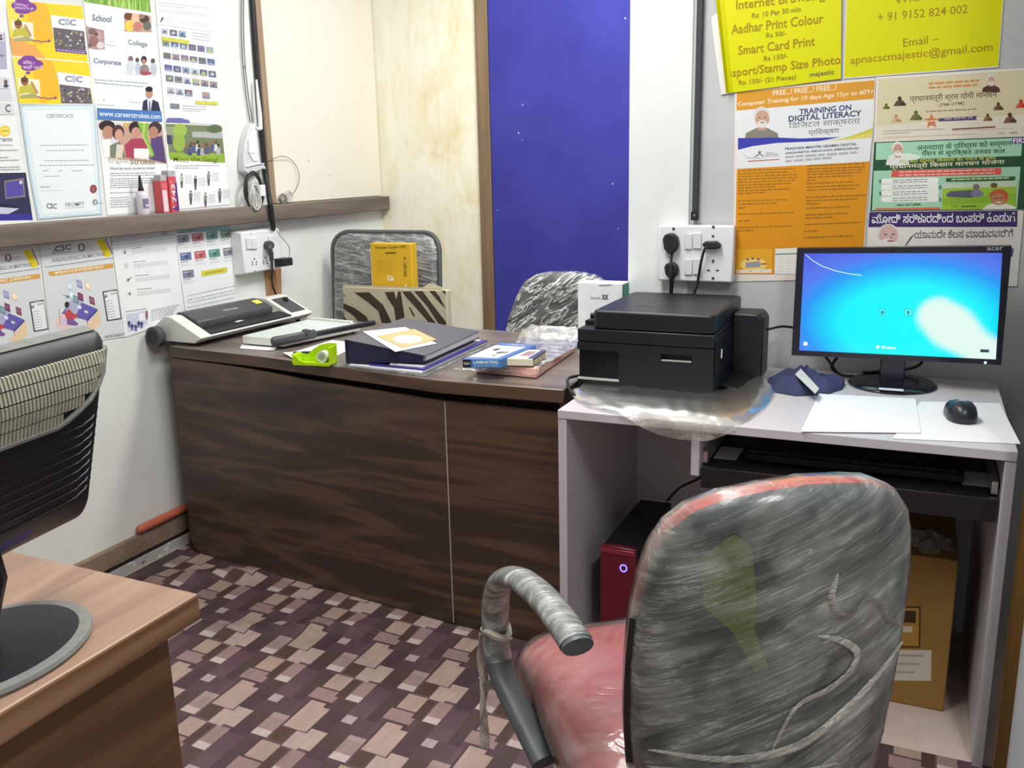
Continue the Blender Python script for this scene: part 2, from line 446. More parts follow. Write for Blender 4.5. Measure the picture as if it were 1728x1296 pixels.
def build_vinyl():
    O = on_z(580.7, 1083.1, 0)
    A = Vector((0.2346, -0.0100)); B = Vector((0.0, -0.317))
    us = sorted(set([i+u for i in range(-5, 9) for u in V_U])); vs_ = sorted(set([j+v for j in range(-6, 12) for v in V_V]))
    vid = {}; vs = []; fs = []; cs = []
    def H(x, y):
        # a lifted fold by the counter corner and one soft crease across the sheet
        def ridge(ax, ay, bx, by, w, h):
            d = Vector((bx-ax, by-ay)); L = d.length; d /= L
            t = (x-ax)*d.x+(y-ay)*d.y; s = -(x-ax)*d.y+(y-ay)*d.x
            return h*math.exp(-(s/w)**2)*(1/(1+math.exp(-(t)/0.04)))*(1/(1+math.exp((t-L)/0.04)))
        return 0.003+ridge(-2.28, 2.16, -1.98, 2.31, 0.035, 0.022)+ridge(-1.85, 1.95, -1.35, 2.16, 0.03, 0.012)
    def vert(i, j):
        if (i, j) in vid: return vid[(i, j)]
        p = A*us[i]+B*vs_[j]; x, y = O.x+p.x, O.y+p.y
        x = min(max(x, XL+0.03), 1.38); y = max(y, -1.28)
        y = min(y, 2.085 if x > -0.80 else 2.62)
        vid[(i, j)] = len(vs); vs.append((x, y, H(x, y))); return vid[(i, j)]
    for j in range(len(vs_)-1):
        for i in range(len(us)-1):
            q = [vert(i, j), vert(i, j+1), vert(i+1, j+1), vert(i+1, j)]
            P = [Vector(vs[k]) for k in q]
            if ((P[2]-P[0]).cross(P[3]-P[1])).length < 1e-6: continue
            if sum(1 for p in P if p.x > -0.80) not in (0, 4) and max(p.y for p in P) > 2.05: 
                pass
            fs.append(q); cs.append(soft(tile_colour((us[i]+us[i+1])/2, (vs_[j]+vs_[j+1])/2)))
    me = bpy.data.meshes.new('vinyl_flooring'); me.from_pydata(vs, [], fs)
    at = me.color_attributes.new('pattern', 'FLOAT_COLOR', 'CORNER')
    flat = []
    for f, c in zip(fs, cs): flat += list(c)*len(f)
    at.data.foreach_set('color', flat)
    m, nt, b = new_mat('wood_block_vinyl')
    ca = nt.nodes.new('ShaderNodeVertexColor'); ca.layer_name = 'pattern'
    n = noise(nt, coords(nt, (60, 12, 1), rot=(0,0,0.03)), 1.0, 5, 0.65)
    g = ramp(nt, n, [(0.3, (0.80,0.80,0.80,1)), (0.7, (1.12,1.10,1.08,1))])
    mx = N(nt, 'ShaderNodeMix', data_type='RGBA', blend_type='MULTIPLY'); mx.inputs[0].default_value = 0.8
    nt.links.new(ca.outputs[0], mx.inputs[6]); nt.links.new(g, mx.inputs[7])
    nt.links.new(mx.outputs[2], b.inputs['Base Color'])
    b.inputs['Roughness'].default_value = 0.42; b.inputs['Specular IOR Level'].default_value = 0.35
    me.materials.append(m)
    o = bpy.data.objects.new('vinyl_flooring', me); COL.objects.link(o)
    tag(o, 'mauve and tan wood-block patterned vinyl sheet laid over the floor', 'flooring', kind='structure')
build_vinyl()
# ================================================================ dark counter
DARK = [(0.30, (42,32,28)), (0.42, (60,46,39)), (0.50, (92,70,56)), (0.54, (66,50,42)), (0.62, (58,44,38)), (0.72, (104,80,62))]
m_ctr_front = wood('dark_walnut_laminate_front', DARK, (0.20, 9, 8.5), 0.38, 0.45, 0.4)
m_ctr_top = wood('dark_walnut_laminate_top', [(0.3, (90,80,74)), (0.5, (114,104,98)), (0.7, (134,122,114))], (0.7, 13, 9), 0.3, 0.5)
m_joint = plain('white_joint_filler', (176,166,156), 0.7, 0.2)
CT = 0.765                       # worktop height
ctr = thing('service_counter', 'long dark walnut laminate counter with a pale joint line, left of the white desk', 'counter', (-1.6, 2.6, 0))
def L(p): return (p[0]+1.6, p[1]-2.6)          # world x,y -> counter frame
top = [L(p) for p in [(-2.345,2.362), (-1.90,2.318), (-1.21,2.205), (-0.836,2.212), (-0.836,2.70), (-0.836,2.96), (-2.37,3.02)]]
MB().prism(top, CT-0.038, CT, m_ctr_front, m_top=m_ctr_top).build('worktop', ctr, bevel=0.003)
pl = [L(p) for p in [(-2.345,2.366), (-1.202,2.226), (-1.200,2.246), (-2.345,2.386)]]
o = MB()
# front board with a rounded lower left corner
def fr(t, z): 
    a = Vector((-2.345, 2.366)); b_ = Vector((-1.203, 2.227)); p = a+(b_-a)*t
    return p
prof = [(0.0, CT-0.0395), (0.0, 0.06), (0.012, 0.022), (0.035, 0.004), (1.0, 0.004), (1.0, CT-0.064), (0.55, CT-0.056), (0.28, CT-0.044)]
vs = []; n_ = len(prof)
for off in (0.0, 0.018):
    for t, z in prof:
        p = fr(t, z); q = L((p.x+0.12*off, p.y+off)); vs.append((q[0], q[1], z))
o.add(vs, [tuple(range(n_))[::-1], tuple(range(n_, 2*n_))]+[(i, (i+1) % n_, n_+(i+1) % n_, n_+i) for i in range(n_)], m_ctr_front)
o.build('front_panel', ctr, bevel=0.002)
q0, q1 = L((-1.199, 2.227)), L((-0.836, 2.214))
MB().hexa([(q0[0],q0[1],0.004),(q1[0],q1[1],0.004),(q1[0],q1[1]+.018,0.004),(q0[0],q0[1]+.018,0.004)],
          [(q0[0],q0[1],CT-.064),(q1[0],q1[1],CT-.067),(q1[0],q1[1]+.018,CT-.067),(q0[0],q0[1]+.018,CT-.064)], m_ctr_front).build('front_panel', ctr)
w0, w1 = L((-2.32,2.425)), L((-0.86,2.262))
MB().hexa([(w0[0],w0[1],CT-.12),(w1[0],w1[1],CT-.12),(w1[0],w1[1]+.012,CT-.12),(w0[0],w0[1]+.012,CT-.12)], [(w0[0],w0[1],CT-.0392),(w1[0],w1[1],CT-.0392),(w1[0],w1[1]+.012,CT-.0392),(w0[0],w0[1]+.012,CT-.0392)], plain('shadow_gap_board',(40,32,28),0.7,0.2)).build('recess_shade_board', ctr)  # added dark board, its colour stands for the shade under the worktop lip
MB().box(q0[0]-0.0035, q0[0]-0.0005, q0[1]-0.0012, q0[1]+0.004, 0.01, CT-0.066, m_joint).build('joint_strip', ctr)
MB().box(L((-2.345,0))[0], L((-2.327,0))[0], L((0,2.39))[1], L((0,3.0))[1], 0.004, CT-0.039, m_ctr_front).build('side_panel', ctr)
MB().box(L((-0.856,0))[0], L((-0.838,0))[0], L((0,2.235))[1], L((0,2.94))[1], 0.004, CT-0.039, m_ctr_front).build('side_panel', ctr)

# ================================================================ white computer desk
m_white = dirty('white_laminate', (198,194,200), (178,174,178), 0.4, 0.4, amount=0.5, scale=3, specks=False, bmp=0.0)
m_black_tray = plain('black_tray_board', (30,27,30), 0.4, 0.4)
m_steel = plain('bare_steel', (190,190,192), 0.3, 0.5, 0.9)
D0, D1, DY0, DY1, DT = -0.798, 0.219, 2.07, 2.724, 0.75
dsk = thing('computer_desk', 'white laminate computer desk with a keyboard tray standing against the poster wall', 'desk', (-0.29, 2.4, 0))
def dbox(x0, x1, y0, y1, z0, z1, m): return MB().box(x0+0.29, x1+0.29, y0-2.4, y1-2.4, z0, z1, m)
dbox(D0, D1, DY0, DY1, DT-0.022, DT, m_white).build('desktop', dsk, bevel=0.0015)
for x in (D0, D1-0.022): dbox(x, x+0.022, DY0+0.002, DY1-0.002, 0, DT-0.0225, m_white).build('side_panel', dsk, bevel=0.0015)
dbox(D0+0.023, D1-0.023, DY1-0.018, DY1-0.003, 0.30, DT-0.023, m_white).build('back_panel', dsk)
dbox(-0.462, -0.442, DY0+0.01, DY1-0.02, 0.615, DT-0.023, m_white).build('tray_hanger', dsk, bevel=0.001)
tr = dbox(-0.438, D1-0.026, DY0+0.03, DY0+0.42, 0.62, 0.635, m_black_tray).box(-0.438+.29, D1-0.026+.29, DY0+0.015-2.4, DY0+0.03-2.4, 0.585, 0.637, m_black_tray).build('keyboard_tray', dsk, bevel=0.0015)
for x in (-0.4405, D1-0.0385):
    dbox(x, x+0.012, DY0+0.04, DY0+0.45, 0.640, 0.668, m_steel).build('tray_runner', tr)
# keyboard lying on the tray
m_key = plain('black_key_plastic', (24,24,30), 0.45, 0.4)
kb = thing('keyboard', 'black keyboard lying in the shadow of the desk tray', 'keyboard', (-0.11, 2.25, 0.6355))
MB().box(-0.24, 0.24, -0.075, 0.075, 0, 0.018, m_key).build('keyboard_base', kb, bevel=0.003)
k = MB()
for r in range(5):
    for c in range(20):
        k.box(-0.23+c*0.023, -0.2095+c*0.023, -0.062+r*0.026, -0.039+r*0.026, 0.018, 0.024, m_key)
k.build('keys', kb)
for x, l in ((-0.398, 'white slip of paper at the left end of the keyboard tray'), (0.155, 'white slip of paper at the right end of the keyboard tray')):
    pp = MB().box(-0.028, 0.028, -0.05, 0.05, 0, 0.0008, ink((222,222,226))).build('paper_slip', loc=(x, 2.215, 0.6362))
    tag(pp, l, 'paper')

# ================================================================ near desk at lower left
NEARW = [(0.28, (92,62,42)), (0.42, (128,94,70)), (0.55, (150,114,88)), (0.66, (120,86,64)), (0.8, (172,136,104))]
m_near_top = wood('walnut_laminate_near_top', [(0.3, (120,92,78)), (0.42, (146,116,98)), (0.55, (168,138,116)), (0.62, (140,110,94)), (0.75, (182,152,128))], (11, 0.55, 11), 0.35, 0.45)
m_near_edge = wood('walnut_laminate_near_edge', NEARW, (11, 0.7, 26), 0.38, 0.45)
m_near_side = wood('walnut_laminate_near_side', [(0.3, (76,52,36)), (0.5, (116,84,58)), (0.6, (92,66,46)), (0.75, (140,104,70))], (11, 0.7, 10), 0.4, 0.4)
nd = thing('office_desk', 'brown walnut laminate desk in the lower left corner under the black monitor', 'desk', (-1.4, 0.3, 0))
NX1, NY1, NT = -0.927, 0.940, 0.75
MB().prism([(-2.05+1.4, -0.6-0.3), (NX1+1.4, -0.6-0.3), (NX1+1.4, NY1-0.3), (-2.05+1.4, NY1+0.025-0.3)], NT-0.042, NT, m_near_edge, m_top=m_near_top).build('worktop', nd, bevel=0.004)
MB().box(NX1-0.060+1.4, NX1-0.042+1.4, -0.57-0.3, NY1-0.028-0.3, 0, NT-0.0425, m_near_side).build('side_panel', nd, bevel=0.001)
MB().box(-2.03+1.4, -2.012+1.4, -0.57-0.3, NY1-0.02-0.3, 0, NT-0.0425, m_near_side).build('side_panel', nd, bevel=0.001)
MB().box(-2.011+1.4, NX1-0.061+1.4, NY1-0.05-0.3, NY1-0.032-0.3, 0.10, NT-0.0425, m_near_side).build('back_panel', nd)
# ================================================================ posters: each one is a paper sheet with its print on it
class Poster:
    """a sheet pasted on a wall; outlines are read off the photograph and carried onto the wall plane at real size"""
    def __init__(s, side, paper, corners, scale=1.0, off=(0.0, 0.0), lift=0.0006):
        s.side = side; s.k = scale; s.o = off; s.mb = MB(); s.n = 0; s.lift = lift
        pts = [s.pt(p, 0.0) for p in corners]; pts2 = [s.pt(p, lift) for p in corners]
        n = len(pts); m = ink(paper)
        s.mb.add(pts+pts2, [tuple(range(n)), tuple(range(n, 2*n))]+[(i, (i+1) % n, n+(i+1) % n, n+i) for i in range(n)], m)
    def pt(s, p, h):
        u, v = s.o[0]+p[0]/s.k, s.o[1]+p[1]/s.k
        if s.side == 'L': q = on_x(u, v, XL+0.0015); q.x += h
        else: q = on_y(u, v, YR-0.0015); q.y -= h
        return q
    def h(s): s.n += 1; return s.lift+0.0002+s.n*0.000012
    def poly(s, pts, c):
        h = s.h(); q = [s.pt(p, h) for p in pts]; s.mb.add(q, [tuple(range(len(q)))], ink(c)); return s
    def ell(s, cx, cy, rx, ry, c, n=18, rot=0.0):
        cr, sr = cos(rot), sin(rot)
        return s.poly([(cx+rx*cos(2*pi*i/n)*cr-ry*sin(2*pi*i/n)*sr, cy+rx*cos(2*pi*i/n)*sr+ry*sin(2*pi*i/n)*cr) for i in range(n)], c)
    def text(s, body, bl, br, hgt, c, bold=0.0):
        h = s.h(); P0 = s.pt(bl, h); U = s.pt(br, h)-P0; Vv = s.pt((bl[0]-hgt*(br[1]-bl[1])/max(1, br[0]-bl[0])*-0.0, bl[1]-hgt), h)-P0
        letters(s.mb, body, P0, U, Vv, ink(c), bold); return s
    def dash(s, x0, y0, x1, y1, t, c, word=(6, 16), gap=4):
        """one unreadable line of small print"""
        L_ = math.hypot(x1-x0, y1-y0); d = 0.0
        dx, dy = (x1-x0)/L_, (y1-y0)/L_
        h = s.h(); vs = []; fs = []
        while d < L_-2:
            w = min(random.uniform(*word), L_-d)
            a = (x0+dx*d, y0+dy*d); b_ = (x0+dx*(d+w), y0+dy*(d+w))
            o = len(vs); vs += [s.pt(p, h) for p in (a, b_, (b_[0], b_[1]-t), (a[0], a[1]-t))]; fs.append((o, o+1, o+2, o+3))
            d += w+gap
        s.mb.add(vs, fs, ink(c)); return s
    def man(s, cx, cy, r, skin, hair, cloth, beard=None):
        """small printed portrait: shoulders, neck, head, hair"""
        s.poly([(cx-1.9*r, cy+2.6*r), (cx-1.7*r, cy+1.7*r), (cx-0.6*r, cy+1.15*r), (cx+0.6*r, cy+1.15*r), (cx+1.7*r, cy+1.7*r), (cx+1.9*r, cy+2.6*r)], cloth)
        s.poly([(cx-0.4*r, cy+0.7*r), (cx+0.4*r, cy+0.7*r), (cx+0.45*r, cy+1.4*r), (cx-0.45*r, cy+1.4*r)], skin)
        s.ell(cx, cy-0.12*r, 0.92*r, 1.05*r, hair); s.ell(cx+0.05*r, cy+0.15*r, 0.76*r, 0.92*r, skin)
        if beard: s.ell(cx+0.05*r, cy+0.72*r, 0.55*r, 0.42*r, beard)
        d = tuple(int(q*0.55) for q in skin)
        s.ell(cx-0.25*r, cy+0.02*r, 0.13*r, 0.06*r, d, 8).ell(cx+0.35*r, cy+0.02*r, 0.13*r, 0.06*r, d, 8).ell(cx+0.06*r, cy+0.55*r, 0.22*r, 0.06*r, d, 8)
        return s
    def done(s, name, label, cat='poster', group=None):
        o = s.mb.build(name); return tag(o, label, cat, group)

# ---------------- poster wall, right
YEL = (212,212,8); OLV = (160,134,22)
p = Poster('R', (232,228,226), [(1424,-260), (1428,0), (1423.5,133), (1685,113.5), (1694,0), (1706,-230)])
p.poly([(1429.5,-255), (1429,0), (1424.5,131), (1684,111.5), (1692.5,0), (1703,-225)], YEL)
p.text('Whatsapp', (1510,11), (1603,-2), 16, OLV, 0.012).text('+ 91 9152 824 002', (1481,37), (1633,22.5), 14.5, OLV, 0.012)
p.text('Email –', (1524,79.5), (1584,71.5), 14, OLV, 0.012).text('apnacscmajestic@gmail.com', (1435,112.5), (1675,90), 18, OLV, 0.012)
p.done('notice_sheet', 'yellow notice sheet with a phone number and an email address, right of the price list', 'notice')

# the left yellow sheet hangs loose: its lower left edge curls off the wall
def curl_sheet():
    mb = MB()
    TLp, TRp, BRp, BLp = on_y(1190,-160,YR), on_y(1421,-160,YR), on_y(1419.5,133,YR), on_y(1222,158.5,YR)
    def F(u, v, off=0.0):
        a = TLp.lerp(TRp, u); b_ = BLp.lerp(BRp, u); q = a.lerp(b_, v)
        e = max(0.0, 1-u/0.085); w = e*e*(0.25+0.75*v)
        q.x += 0.012*w; q.y = YR-0.006-0.030*w-0.00*v-off
        return q
    mb.surf(lambda u, v: F(u, 1-v), 24, 16, ink(YEL), thick=0.0)
    mb.add([on_y(u, v, YR-0.0042) for u, v in ((1200,30),(1207,90),(1217,160),(1234,156.5),(1226,80),(1212,20))], [tuple(range(6))], ink((228,226,222)))
    # white underside
    mb.surf(lambda u, v: F(u, 1-v, -0.0006), 24, 16, ink((226,224,220)))
    def Tt(body, bl, br, hgt, c, bold=0.012):
        P0 = on_y(*bl, YR-0.0068); U = on_y(*br, YR-0.0068)-P0; Vv = on_y(bl[0], bl[1]-hgt, YR-0.0068)-P0
        letters(mb, body, P0, U, Vv, ink(c), bold)
    Tt('Internet Browsing', (1242,21), (1392,3), 20, OLV); Tt('Rs: 10 Per 30 min', (1269,31), (1351,19.5), 9, (146,128,34))
    Tt('Aadhar Print Colour', (1234,58), (1389,39), 16, OLV); Tt('Rs 50/-', (1293,64), (1327,60), 8.5, (146,128,34))
    Tt('Smart Card Print', (1245.6,93), (1375,77), 15.5, OLV); Tt('Rs 150/-', (1289,103.5), (1329,98), 8.5, (146,128,34))
    Tt('ssport/Stamp Size Photo', (1229,135), (1418,112), 18.5, OLV); Tt('Rs: 150/- (21 Pieces)', (1246.6,146), (1343,136), 10.5, (146,128,34))
    Tt('majestic', (1366.5,132.5), (1407.7,127.5), 10, (110,108,70))
    return tag(mb.build('price_list_sheet'), 'yellow price list sheet with a curled lower left edge beside the black conduit', 'notice')
curl_sheet()

# orange training poster
ORG = (218,146,30)
p = Poster('R', (232,222,214), [(38,82), (917,8), (908,260), (880,528), (838,1262), (25,1278), (32,760)], 3.704, (1230,130))
p.poly([(50,95), (912,20), (905,135), (48,210)], (214,154,54))
p.text('FREE...! FREE...! FREE...!', (275,116), (672,80), 32, (244,226,206), .012)
p.text('Computer Training for 10 days Age 15yr to 60Yr', (55,192), (905,112), 36, (246,224,196), .015)
p.poly([(50,210), (905,136), (880,527), (50,572)], (226,230,232))
p.man(206,252,58,(196,160,140),(214,212,210),(134,132,120),(222,218,214))
p.poly([(57,382), (300,378), (440,384), (700,375), (560,401), (300,412), (150,432), (57,455)], (62,66,172))
p.poly([(898,320), (890,376), (560,402), (700,387), (800,356)], (206,200,70))
p.poly([(895,345), (890,380), (640,400), (760,380)], (224,210,120))
p.text('TRAINING ON', (440,236), (765,207), 36, (66,80,118), .03).text('DIGITAL LITERACY', (373,280), (830,244), 37, (66,80,118), .03)
p.text('िडिजटल साक्षरता', (375,334), (820,302), 56, (130,134,138), .006).text('प्रिशक्षण', (497,374), (690,360), 50, (120,124,128), .006)
p.text('PRADHAN MANTRI GRAMIN DIGITAL', (352,458), (800,427), 17, (88,98,122), .03).text('SAKSHARTA ABHIYAAN (PMGDISHA)', (352,487), (812,454), 17, (88,98,122), .03)
p.dash(352,508,812,478,14,(178,182,182),(40,90),10).dash(352,534,650,510,14,(178,182,182),(40,90),10)
p.poly([(75,470), (120,505), (200,505), (200,509), (118,510)], (170,174,176)).poly([(155,500), (193,476), (225,498), (215,498), (193,484), (168,500)], (110,112,116)).ell(193,470,10,7,(110,112,116))
p.dash(232,476,280,474,4,(120,124,128)).dash(232,486,310,483,4,(120,124,128)).dash(232,497,310,494,4,(120,124,128))
p.poly([(118,524), (315,512), (315,517), (118,530)], (186,92,84))
p.poly([(50,575), (880,528), (842,1058), (836,1232), (36,1232), (45,800)], ORG)
BR = (158,110,38)
for y, x1 in ((590,412), (609,370), (627,425), (645,425), (663,418), (681,395), (698,290), (716,385), (733,235)): p.dash(58,y,x1,y-14*(x1/420),8,BR,(12,40),6)
for y, x1 in ((780,360), (800,300), (822,115), (862,412), (905,135), (946,395), (966,155)): p.dash(57,y,x1,y-12*(x1/420),8,BR,(12,40),6)
for y, x0, x1 in ((560,490,860), (580,490,850), (597,490,840), (614,490,830), (632,490,780), (650,488,540), (670,486,780), (692,486,815), (712,486,790),
                  (757,483,858), (778,483,800), (798,483,570), (825,482,755), (866,478,745), (886,478,650), (926,475,825), (968,472,560), (1008,470,780)):
    p.dash(x0,y,x1,y-16*((x1-x0)/380),8,BR,(12,40),6)
p.poly([(48,1078), (272,1072), (268,1225), (45,1226)], (226,166,44)).ell(155,1172,82,44,(238,206,120)).poly([(105,1160), (192,1150), (200,1186), (108,1192)], (150,152,164))
for x, y in ((118,1140), (150,1134), (184,1138)): p.ell(x,y,12,6,(120,96,70))
p.poly([(198,1165), (236,1162), (236,1172), (198,1172)], (140,90,60)).poly([(45,1206), (268,1200), (268,1224), (45,1226)], (236,224,206))
p.dash(55,1218,250,1214,5,(140,120,110),(8,14),60)
p.poly([(290,1073), (560,1062), (552,1232), (285,1231)], (232,232,226)).poly([(290,1104), (560,1094), (560,1102), (290,1112)], (110,140,106))
for i in range(6): p.poly([(287,1128+i*18), (555,1119+i*18), (555,1120+i*18), (287,1129.5+i*18)], (196,192,186))
for x in (330,372,414,456): p.poly([(x,1110), (x+2,1110), (x-2,1230), (x-4,1230)], (206,200,192))
p.done('training_poster', 'orange computer training poster with a white headline block, above the printer')

# beige pension poster
S = 4.18; OFF = (1450,110)
p = Poster('R', (232,226,220), [(120,84), (1330,10), (1330,505), (104,545)], S, OFF)
p.poly([(135,97), (1320,24), (1318,330), (118,430)], (214,206,172)).poly([(118,430), (1318,330), (1318,492), (112,538)], (224,216,200))
p.dash(490,140,845,116,16,(206,148,86),(30,70),9).dash(490,168,845,146,16,(206,148,86),(30,70),9)
p.man(930,102,34,(206,170,150),(226,222,218),(86,58,52),(226,222,218))
p.text('प्रधानमंत्री श्रम योगी मानधन', (356,272), (972,240), 64, (104,86,66), .008).text('(PM-SYM)', (565,300), (740,285), 30, (140,122,100), .02)
p.dash(470,332,835,312,8,(150,130,110),(18,50),8)
def star(cx, cy, r, c):
    p.poly([(cx+(r if i % 2 == 0 else r*0.45)*sin(pi*i/5), cy-(r if i % 2 == 0 else r*0.45)*cos(pi*i/5)) for i in range(10)], c)
p.poly([(560,375), (832,358), (822,372), (832,386), (560,398)], (92,74,116)).text('का लाभ लें', (600,388), (800,374), 16, (226,220,226))
star(510,396,56,(206,122,84)); p.dash(470,400,552,396,8,(240,214,196),(18,40),6)
p.poly([(655,448), (960,430), (960,441), (655,458)], (140,92,72)).dash(170,470,600,452,6,(170,150,130)).dash(170,488,360,478,6,(170,150,130)).dash(170,515,830,486,5,(186,166,146)).dash(660,466,1100,446,4,(186,166,146))
p.text('CSC', (975,488), (1022,484), 14, (110,100,90)).text('MEN', (1060,486), (1112,482), 14, (110,100,90))
for cx, cy, r, a, b_ in ((190,290,20,(120,122,50),(86,92,40)), (285,255,34,(96,78,56),(66,60,46)), (260,375,28,(206,176,140),(186,140,100)), (400,355,34,(120,112,70),(90,100,60)),
                        (980,290,28,(124,88,54),(86,64,44)), (905,368,26,(150,110,80),(110,80,60)), (1062,372,36,(124,96,60),(84,60,40)), (1140,272,30,(206,90,70),(190,60,50))):
    p.poly([(cx-r*1.3, cy+r), (cx-r*0.7, cy-r*0.1), (cx+r*0.7, cy-r*0.2), (cx+r*1.4, cy+r*0.9)], a).ell(cx,cy-r*0.55,r*0.42,r*0.5,b_,12).ell(cx+r*0.6,cy+r*0.55,r*0.7,r*0.35,b_,12)
p.done('pension_poster', 'beige pension scheme poster with small working figures, topmost under the yellow email sheet')

# green farmer poster
GD = (44,84,60)
p = Poster('R', (224,222,216), [(100,538), (1330,493), (1318,640), (1280,1018), (70,1032)], S, OFF)
p.poly([(106,543), (1320,498), (1300,640), (1270,1016), (76,1030)], GD)
p.poly([(120,549), (1150,512), (1142,640), (116,668)], (166,214,184)).poly([(102,745), (1138,716), (1112,1012), (90,1024)], (162,210,180))
p.ell(320,648,115,26,(222,232,222)); p.man(270,590,44,(206,158,140),(230,224,220),(222,226,222),(232,228,224))
p.text('अन्नदाता के पिरश्रम को सम्मान', (405,614), (1075,580), 56, (38,92,58), .014).text('पेंशन से सुरिक्षत उनका कल', (440,650), (1030,632), 50, (38,92,58), .014)
p.poly([(1080,516), (1320,504), (1316,545), (1074,556)], (104,72,140)).text('FIRST', (1085,552), (1210,544), 36, (238,232,244), .02)
p.text('लघु और सीमांत िकसानों की पेंशन के िलए', (280,700), (965,674), 38, (200,206,96), .010).text('प्रधानमंत्री िकसान मानधन योजना', (215,742), (1025,706), 46, (232,228,190), .012)
p.poly([(232,742), (1003,723), (1000,772), (225,790)], (214,92,84)).dash(280,758,955,742,8,(242,196,186),(24,60),8).dash(280,780,955,763,8,(242,196,186),(24,60),8)
for i, y in enumerate((800,842,884,928)):
    p.poly([(165,y), (552,y-8), (562,y+6), (558,y+30), (548,y+36), (165,y+38), (154,y+28), (156,y+8)], (236,238,234))
    p.dash(235,y+15,480,y+8,6,(130,140,130),(20,50),7).dash(235,y+30,480,y+24,6,(130,140,130),(20,50),7)
    p.ell((148 if i % 2 == 0 else 570),y+20,9,16,(96,130,110))
p.text('1800 267 6888', (260,994), (435,988), 14, (60,70,66), .02).poly([(115,1008), (570,1002), (568,1018), (112,1022)], (206,120,80))
p.poly([(612,797), (1102,784), (1096,812), (612,822)], (54,92,56)).dash(650,812,1055,800,10,(200,214,150),(20,60),7)
p.poly([(590,835), (1110,820), (1104,1012), (582,1020)], (196,212,190)).poly([(588,870), (1108,856), (1104,1012), (582,1020)], (156,196,66)).poly([(586,940), (1106,900), (1104,960), (584,985)], (140,184,58))
p.poly([(610,915), (640,890), (780,880), (860,890), (880,915), (780,935), (620,930)], (92,98,112)).ell(825,860,24,24,(130,116,120)).ell(950,848,26,18,(120,84,50)).ell(830,905,42,26,(130,126,160))
p.poly([(862,1018), (905,985), (960,972), (1040,978), (1104,1000), (1104,1014)], (234,232,226))
p.ell(988,928,66,58,(196,122,76)).ell(984,918,66,40,(188,98,54)).ell(978,945,50,40,(186,128,96)).ell(962,940,10,4,(90,60,44)).ell(1000,938,10,4,(90,60,44)).ell(982,968,24,7,(220,206,196))
p.text('CSC', (650,1002), (700,998), 14, (60,90,40)).dash(720,1002,830,998,10,(70,100,50))
p.done('farmer_poster', 'green farmer pension poster with a dark green border, in the middle of the right column')

# Kannada newspaper poster
p = Poster('R', (226,224,218), [(68,1034), (1140,1024), (1160,1036), (1112,1560), (40,1560)], S, OFF)
p.poly([(72,1036), (1116,1026), (1114,1140), (64,1142)], (66,52,108)).text('ಮೋದಿ ಸರ್ಕಾರದಿಂದ ಬಂಪರ್ ಕೊಡುಗೆ', (88,1116), (1100,1106), 66, (240,238,244), .014)
p.text('ಯಾವುದೇ ಕೆಲಸ ಮಾಡುವವರಿಗೆ', (390,1222), (1085,1212), 58, (70,62,72), .006)
p.poly([(330,1275), (372,1218), (392,1190), (384,1195), (360,1214), (322,1272)], (90,84,92))
p.ell(205,1196,76,78,(222,214,214)).ell(206,1200,66,74,(214,178,170)).ell(200,1262,60,40,(232,226,226)).ell(186,1195,12,5,(120,90,86)).ell(240,1192,12,5,(120,90,86)).ell(222,1240,26,6,(150,100,96)).ell(226,1216,9,14,(196,150,142))
p.poly([(60,1300), (1090,1292), (1080,1350), (56,1352)], (84,70,130)).dash(90,1400,1050,1394,14,(120,116,124),(30,80),12).dash(90,1440,1050,1434,14,(120,116,124),(30,80),12)
p.done('newspaper_poster', 'white newspaper poster with a violet Kannada headline band, partly behind the lit monitor')

# ---------------- left wall, above the ledge
Z1 = (4.32, (0, 0)); 
def csc(p, x, y, w, h, c=(104,108,120)):
    p.text('CSC', (x, y), (x+w, y+w*0.05), h, c, .03)
# far-left sheet, only its right strip is in view
p = Poster('L', (236,238,240), [(-420,-330), (14,-330), (38,0), (104,832), (-330,846)], *Z1)
p.poly([(-60,236), (36,240), (52,505), (-60,510)], (176,178,200)).poly([(-60,240), (20,240), (30,300), (-60,310)], (222,222,228)).ell(6,262,10,14,(120,116,116)).ell(6,285,14,10,(90,90,100)).dash(-30,318,20,318,5,(120,120,130)).dash(-30,412,26,416,18,(110,112,124))
p.poly([(-60,560), (66,566), (92,742), (-60,738)], (214,216,222)).ell(40,598,14,18,(120,90,80)).ell(42,626,18,14,(80,80,92)).dash(-20,648,62,650,6,(150,152,160))
p.poly([(-60,750), (95,754), (102,828), (-60,832)], (216,220,222)).text('C', (36,820), (74,820), 60, (96,98,108), .03)
p.done('printed_sheet', 'white printed sheet cut by the left edge of the photo, left of the yellow panels')
p = Poster('L', (236,238,238), [(-360,856), (112,848), (238,1700), (-300,1740)], *Z1)
p.ell(34,955,40,42,(234,206,60)).ell(34,955,28,30,(240,220,110)).dash(10,960,58,960,10,(170,140,40))
p.text('Program', (-130,1042), (86,1042), 46, (124,128,140), .02).dash(-100,1064,95,1062,8,(150,152,160)).dash(-100,1104,130,1100,9,(140,142,150)).dash(-60,1158,60,1152,9,(140,142,150)).dash(-100,1178,138,1172,9,(140,142,150)).dash(-60,1228,142,1222,9,(140,142,150)).dash(-60,1245,148,1240,9,(140,142,150))
p.poly([(-200,1264), (186,1258), (238,1604), (-160,1612)], (56,56,86)).poly([(28,1318), (172,1296), (184,1436), (38,1452)], (132,124,122)).poly([(40,1330), (160,1312), (172,1422), (48,1440)], (92,80,164)).ell(150,1330,12,14,(210,208,220)).poly([(-60,1470), (120,1500), (130,1530), (-60,1560)], (40,42,70)).poly([(0,1510), (140,1520), (60,1560), (-30,1560)], (200,204,220)).poly([(-160,1560), (232,1560), (238,1604), (-160,1612)], (60,58,150))
